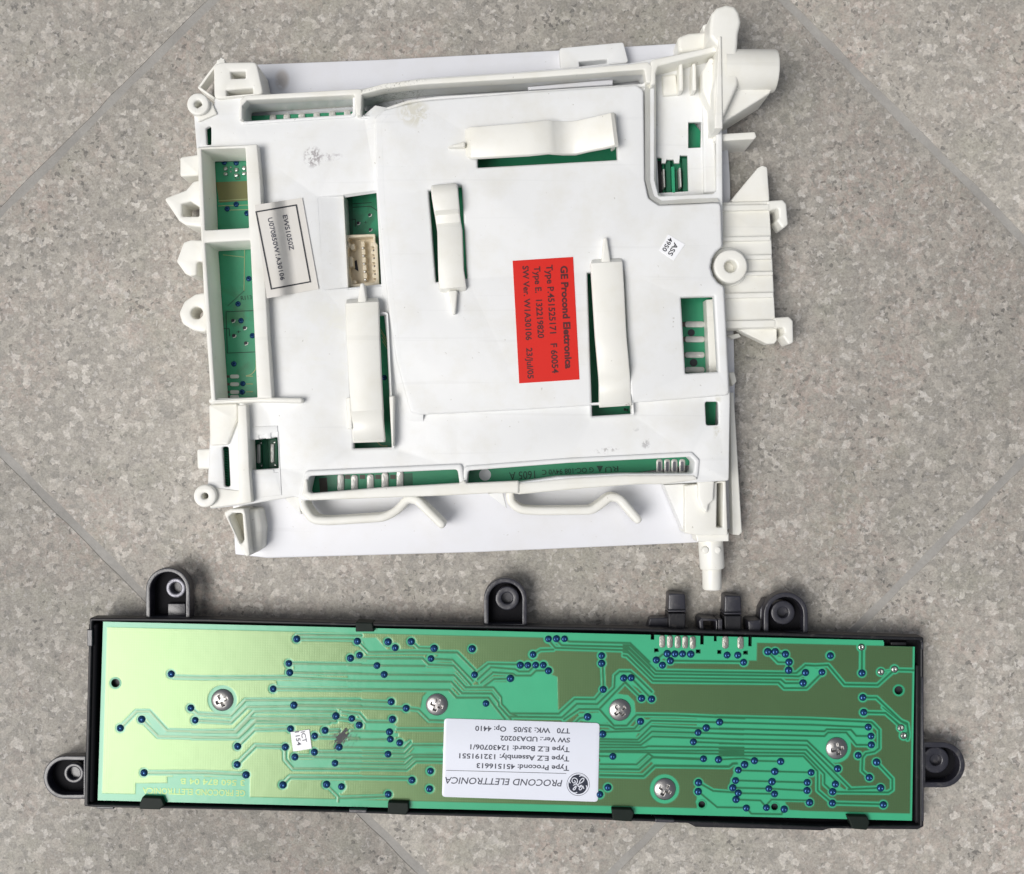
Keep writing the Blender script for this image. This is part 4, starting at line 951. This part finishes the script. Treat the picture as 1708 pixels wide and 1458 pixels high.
def build_board():
    step = 1.2
    nu, nv = int(1358/step), int(306/step)
    u = np.linspace(0, 1, nu+1)[None, :]; v = np.linspace(0, 1, nv+1)[:, None]
    X = (TL[0]*(1-u)+TR[0]*u)*(1-v)+(BL[0]*(1-u)+BR[0]*u)*v
    Y = (TL[1]*(1-u)+TR[1]*u)*(1-v)+(BL[1]*(1-u)+BR[1]*u)*v
    def box(pts, m):
        xs = [p[0] for p in pts]; ys = [p[1] for p in pts]
        i0 = max(int((min(xs)-m-175)/step)-4, 0); i1 = min(int((max(xs)+m-155)/step)+8, nu+1)
        j0 = max(int((min(ys)-m-1075)/step)-4, 0); j1 = min(int((max(ys)+m-1030)/step)+8, nv+1)
        return slice(j0, j1), slice(i0, i1)
    def segd(x, y, a, b):
        dx, dy = b[0]-a[0], b[1]-a[1]; L = dx*dx+dy*dy
        t = np.clip(((x-a[0])*dx+(y-a[1])*dy)/max(L, 1e-9), 0, 1)
        return np.hypot(x-a[0]-t*dx, y-a[1]-t*dy)
    def poly_cov(pts):
        s = box(pts, 3); x, y = X[s], Y[s]; d = np.full(x.shape, 1e9); ins = np.zeros(x.shape, bool)
        n = len(pts)
        for i in range(n):
            a, b = pts[i], pts[(i+1) % n]; d = np.minimum(d, segd(x, y, a, b))
            c = ((a[1] > y) != (b[1] > y)); xi = a[0]+(y-a[1])*(b[0]-a[0])/((b[1]-a[1]) or 1e-9); ins ^= c & (x < xi)
        sd_ = np.where(ins, -d, d)
        return s, np.clip(0.5-sd_/1.4, 0, 1)
    clear = np.zeros(X.shape); tr = np.zeros(X.shape); tid = np.zeros(X.shape, int); hole = np.zeros(X.shape)
    for pl in G_POLY:
        s, c = poly_cov(pl); clear[s] = np.maximum(clear[s], c)
    edge = np.minimum.reduce([segd(X, Y, TL, TR)-9, segd(X, Y, TL, BL)-7, segd(X, Y, BL, BR)-12+0*X, segd(X, Y, TR, BR)-3.5])
    clear = np.maximum(clear, np.clip(0.5-edge/1.4, 0, 1))
    for k, (pts, w, cw) in enumerate(T):
        s = box(pts, 8); x, y = X[s], Y[s]; d = np.full(x.shape, 1e9)
        for i in range(len(pts)-1): d = np.minimum(d, segd(x, y, pts[i], pts[i+1]))
        clear[s] = np.maximum(clear[s], np.clip(0.5-(d-cw)/1.3, 0, 1))
        c = np.clip(0.5-(d-w)/1.3, 0, 1)
        t = tid[s]; t[(c > 0.5)] = k+1; tid[s] = t
        tr[s] = np.maximum(tr[s], c)
    for (vx, vy) in VIAS+BARE:
        s = box([(vx, vy)], 12); d = np.hypot(X[s]-vx, Y[s]-vy)
        clear[s] = np.maximum(clear[s], np.clip(0.5-(d-8.6)/1.4, 0, 1))
        tr[s] *= np.clip(0.5+(d-5)/1.4, 0, 1)
    for k, (sx, sy) in enumerate(SCREWS):
        s = box([(sx, sy)], 30); d = np.hypot(X[s]-sx, Y[s]-sy)
        clear[s] = np.maximum(clear[s], np.clip(0.5-(d-(24.5 if k != 1 else 20))/1.4, 0, 1)); tr[s] *= np.clip(0.5+(d-22)/1.4, 0, 1)
    for hx, hy, hr_ in HOLES:
        s = box([(hx, hy)], 14); d = np.hypot(X[s]-hx, Y[s]-hy)
        clear[s] = np.maximum(clear[s], np.clip(0.5-(d-hr_-2.5)/1.4, 0, 1)); hole[s] = np.maximum(hole[s], (d < hr_).astype(float))
    for pl in NOTCH:
        s, c = poly_cov(pl); hole[s] = np.maximum(hole[s], (c > 0.5).astype(float))
    s, c = poly_cov([(1474.5,1050),(1535,1050),(1535,1078.5),(1474.5,1077.5)]); hole[s] = np.maximum(hole[s], (c > 0.5).astype(float))
    pour = 1-clear
    rng = np.random.default_rng(3)
    def A(c): return np.array(c)[None, None, :]
    cp = A((0.055,0.105,0.045)); cg = A((0.050,0.420,0.215)); ct = A((0.014,0.140,0.060))
    col = cp*pour[..., None]+cg*clear[..., None]
    col = col*(1-tr[..., None])+ct*tr[..., None]
    # lacquer runs thin over the copper edges: a slim darker line there
    ed = np.exp(-((clear-0.5)/0.28)**2)*0.16
    col *= (1-ed[..., None])
    d = np.hypot((X-571)*0.8+(Y-1229)*0.5, (Y-1229)*0.8-(X-571)*0.3)
    sm = np.zeros(X.shape)
    s = box([(571,1229)], 26); xs, ys = X[s], Y[s]
    nz = np.array([[noise.noise(Vector((a*0.35+b*0.2, b*0.12-a*0.08, 3)))+0.4*noise.noise(Vector((a*0.9, b*0.9, 1))) for a, b in zip(ra, rb)] for ra, rb in zip(xs, ys)])
    sm[s] = np.clip(1.25-d[s]/17+nz*1.3-0.35, 0, 1)*0.88
    col = col*(1-sm[..., None])+A((0.012,0.014,0.012))*sm[..., None]
    Zt = ZB_+0.16*(pour-0.5)+0.18*tr
    K_ = S*(1-Zt/H)
    ox, oy = ORG[dsp.name]
    WX, WY, WZ = (X-CX)*K_-ox, (CY-Y)*K_-oy, Zt*S
    coords = np.stack([WX, WY, WZ], -1).reshape(-1, 3)
    rgba = np.concatenate([col, (pour*(1-tr))[..., None]], -1).reshape(-1, 4)
    copper = (np.maximum(pour, tr*0.35)*(1-sm)).reshape(-1)
    idx = np.arange((nu+1)*(nv+1)).reshape(nv+1, nu+1)
    F = np.stack([idx[:-1, :-1], idx[1:, :-1], idx[1:, 1:], idx[:-1, 1:]], -1).reshape(-1, 4)
    hf = hole.reshape(-1)[F].max(1) > 0.5
    trf = tr.reshape(-1)[F].mean(1) > 0.5; idf = tid.reshape(-1)[F].max(1)
    cls = np.where(trf, idf, np.where(pour.reshape(-1)[F].mean(1) > 0.5, -1, 0))
    cls[hf] = -99
    def mk(name, sel, parent, label=None):
        f = F[sel]
        if len(f) < 3: return None
        used, inv = np.unique(f, return_inverse=True); inv = inv.reshape(-1, 4)
        me = bpy.data.meshes.new(name)
        me.vertices.add(len(used)); me.vertices.foreach_set('co', coords[used].astype(np.float32).ravel())
        me.loops.add(inv.size); me.loops.foreach_set('vertex_index', inv.ravel().astype(np.int32))
        me.polygons.add(len(inv)); me.polygons.foreach_set('loop_start', (np.arange(len(inv))*4).astype(np.int32)); me.polygons.foreach_set('loop_total', np.full(len(inv), 4, np.int32))
        me.update(calc_edges=True); me.validate()
        me.polygons.foreach_set('use_smooth', np.ones(len(me.polygons), bool))
        at = me.color_attributes.new('paint', 'FLOAT_COLOR', 'POINT'); at.data.foreach_set('color', rgba[used].astype(np.float32).ravel())
        a2 = me.attributes.new('copper', 'FLOAT', 'POINT'); a2.data.foreach_set('value', copper[used].astype(np.float32).ravel())
        me.materials.append(M['pcb'])
        o = bpy.data.objects.new(name, me); COL.objects.link(o); o.parent = parent
        if label: o['label'] = label
        return o
    bd = mk('circuit_board', cls == 0, dsp)
    mk('copper_area', cls == -1, bd)
    for k in range(len(T)): mk('copper_trace', cls == k+1, bd)
    return bd
board = build_board()
cut = []
for q in NOTCH[:4]:
    x0, x1, y1 = q[0][0], q[1][0], q[2][1]; yt = lambda x: 1037.5+(x-172.5)*0.02382
    cut += [(x0-0.6, yt(x0)), (x0-0.6, y1+0.6), (x1+0.6, y1+0.6), (x1+0.6, yt(x1))]
core = prism('board_core', [(172.5,1037.5)]+cut+[(1474,1068.5),(1474,1078.5),(1525.5,1079.5),(1520.5,1368.5),(163.5,1334.5)], ZB_-8, ZB_-0.9, M['maskdark'], board, bevel=0, zr=ZB_,
     holes=[circle(x, y, r+0.7, 20) for x, y, r in HOLES]+[q for q in NOTCH[4:]])
for x, y, r in HOLES:
    prism('hole_ring', circle(x, y, r+2.2, 28), ZB_-1, ZB_+0.35, M['mask'], board, holes=[circle(x, y, r-0.4, 28)], bevel=0)
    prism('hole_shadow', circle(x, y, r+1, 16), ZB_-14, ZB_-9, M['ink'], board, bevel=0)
DOME = lathe_mesh('solder_dome', [(6.1,-0.3),(5.8,0.8),(5.0,2.3),(3.9,3.3),(2.7,3.6),(1.9,3.0),(1.1,2.6),(0.01,2.7)], M['blue'], 20)
DOMB = lathe_mesh('solder_dome_bare', [(6.0,-0.3),(5.8,0.8),(4.8,2.3),(3.4,3.0),(2.2,1.6),(1.1,1.0),(0.01,0.9)], M['solder'], 20)
rv = random.Random(8)
for x, y in VIAS: instance('solder_joint', DOME, x+rv.uniform(-.3,.3), y+rv.uniform(-.3,.3), ZB_, board, rv.uniform(0,6.28), scale=rv.uniform(0.93,1.05))
for x, y in BARE: instance('solder_joint', DOMB, x, y, ZB_, board, rv.uniform(0,6.28), label='bare silver joint')
# tinned contact pads
for q in Z9([(345,535),(413,537),(483,540),(550,542),(617,545)]): pad(q[0], q[1], 9.6, 21, ZB_, board, 'tinboard', hgt=2.2)
for q in Z9([(908,543),(1043,547)]): pad(q[0], q[1], 10.5, 21, ZB_, board, 'tinboard', hgt=1.6)
# screws
def screw_mesh():
    n, m = 96, 34; vs, fs = [], []
    for j in range(m+1):
        r = 17.6*(1-j/m) if j < m else 0.02
        for i in range(n):
            a = 2*math.pi*i/n; x, y = r*math.cos(a), r*math.sin(a)
            q = (r/17.6)**2; h = 6.2*math.sqrt(max(0, 1-q*0.93))
            def arm(p, w): return max(0, min(1, (w-abs(p))/0.8))
            cr = max(arm(x, 2.9)*max(0, min(1, (10-abs(y))/1.5)), arm(y, 2.9)*max(0, min(1, (10-abs(x))/1.5)), max(0, min(1, (4.6-math.hypot(x, y))/1.2)))
            vs.append((x*S, y*S, (h-cr*5.5)*S))
    for j in range(m):
        for i in range(n):
            k = (i+1) % n; fs.append((j*n+i, j*n+k, (j+1)*n+k, (j+1)*n+i))
    me = bpy.data.meshes.new('screw'); me.from_pydata(vs, [], fs); me.polygons.foreach_set('use_smooth', [True]*len(fs)); me.materials.append(M['steel']); return me
SC = screw_mesh()
for k, (x, y) in enumerate(SCREWS): instance('screw', SC, x, y, ZB_, dsp, R([25,70,40,15,60][k]))
# raised lettering in the copper
text('copper_lettering', 'GE PROCOND ELETTRONICA', (409,1318.5), (238,1314), 10, ZB_+0.35, M['coppertype'], board, bold=0.02)
text('copper_lettering', '3 560 874 04 B', (408,1301.5), (301,1298.5), 9.5, ZB_+0.35, M['coppertype'], board, bold=0.02)

# ---- labels on the board
wl_ = prism('sticker', Z8([(62,104),(1538,150),(1522,898),(40,850)]), ZB_+0.2, ZB_+1.4, M['paper'], dsp, bevel=0.4, nb=2, rnd=6, label='white type label printed PROCOND ELETTRONICA')
ZL = ZB_+1.6
def wt(s, a, b, cap, bold=0.022, shear=0.0, mat='inkgrey'):
    p0, p1 = Z8([a, b]); text('printed_text', s, p0, p1, cap/5.693, ZL, M[mat], wl_, bold=bold, shear=shear)
wt('T70   WK: 35/05   Op: 4410', (1257,202), (357,176), 47)
wt('SW Ver.: UDA30202', (1257,290), (595,271), 44)
wt('Type E.Z Board: 12430706/1', (1253,380), (310,352), 46)
wt('Type E.Z Assembly: 132191551', (1250,468), (205,437), 46)
wt('Type Procond: 451516613', (1248,557), (370,530), 46)
wt('PROCOND ELETTRONICA', (1185,690), (72,662), 62, 0.008, 0.18, 'inkgrey')
prism('printed_line', stroke(Z8([(1220,628),(80,598)]), 0.8, cap=False), ZL-0.3, ZL, M['inkgrey'], wl_, bevel=0)
ZW = Z(930,1270,19.44)
lc = ZW([(670,745)])[0]
prism('logo_ring', circle(lc[0], lc[1], 19.2, 48), ZL-0.3, ZL, M['inkgrey'], wl_, holes=[circle(lc[0], lc[1], 18.5, 48)], bevel=0)
prism('logo_disc', circle(lc[0], lc[1], 16.3, 48), ZL-0.3, ZL, M['navy'], wl_, bevel=0)
for k, a0 in enumerate((100, 190, 280, 10)):
    arc = [(lc[0]+r_*math.cos(R(a0+t)), lc[1]+r_*math.sin(R(a0+t))) for t, r_ in ((0,13.6),(6,15.2),(22,16.6),(45,17.2))]
    prism('logo_flourish', stroke(arc, 1.5), ZL, ZL+0.25, M['paper'], wl_, bevel=0)
for pl, w_ in (([(545,625),(585,650),(565,700),(505,700),(460,640),(480,565),(550,530),(630,570),(652,650),(610,725),(515,775)], 1.35),
            ([(625,740),(605,830),(560,920),(515,930),(500,900),(560,830),(640,765),(700,720)], 1.35),
            ([(700,720),(800,680),(860,600),(850,545),(800,550),(730,620),(700,720),(655,800),(690,830),(760,770),(820,790),(850,880)], 1.35),
            ([(800,780),(800,860),(750,930),(700,920),(700,870),(770,800)], 1.35)):
    prism('logo_script', stroke(ZW(pl), w_, sm=1.2), ZL, ZL+0.3, M['paper'], wl_, bevel=0)
ic = prism('sticker', Z4([(1003,252),(1195,225),(1220,420),(1030,450)]), ZB_+0.2, ZB_+1.6, M['paperwhite'], dsp, bevel=0.3, nb=1, label='tiny white sticker printed ICT')
(a, b, c_, d_) = Z4([(1108,250),(1130,358),(1048,250),(1072,390)])
text('printed_text', 'ICT', a, b, 7, ZB_+1.85, M['inkgrey'], ic, bold=0.01)
text('printed_text', '1154', c_, d_, 7, ZB_+1.85, M['inkgrey'], ic, bold=0.01)

rs = random.Random(12)
for k in range(11):
    a = rs.uniform(-0.95, -0.55); L = rs.uniform(10, 24); x = 571+rs.uniform(-10, 8); y = 1232+rs.uniform(-9, 8)-(x-571)*0.5
    dx, dy = math.cos(a)*L/2, math.sin(a)*L/2
    prism('ink_smudge', stroke([(x-dx,y-dy),(x+rs.uniform(-2,2),y),(x+dx,y+dy)], rs.uniform(1.2, 3.6), sm=2), ZB_+0.2, ZB_+0.5+0.02*k, M['ink'], board, bevel=0)
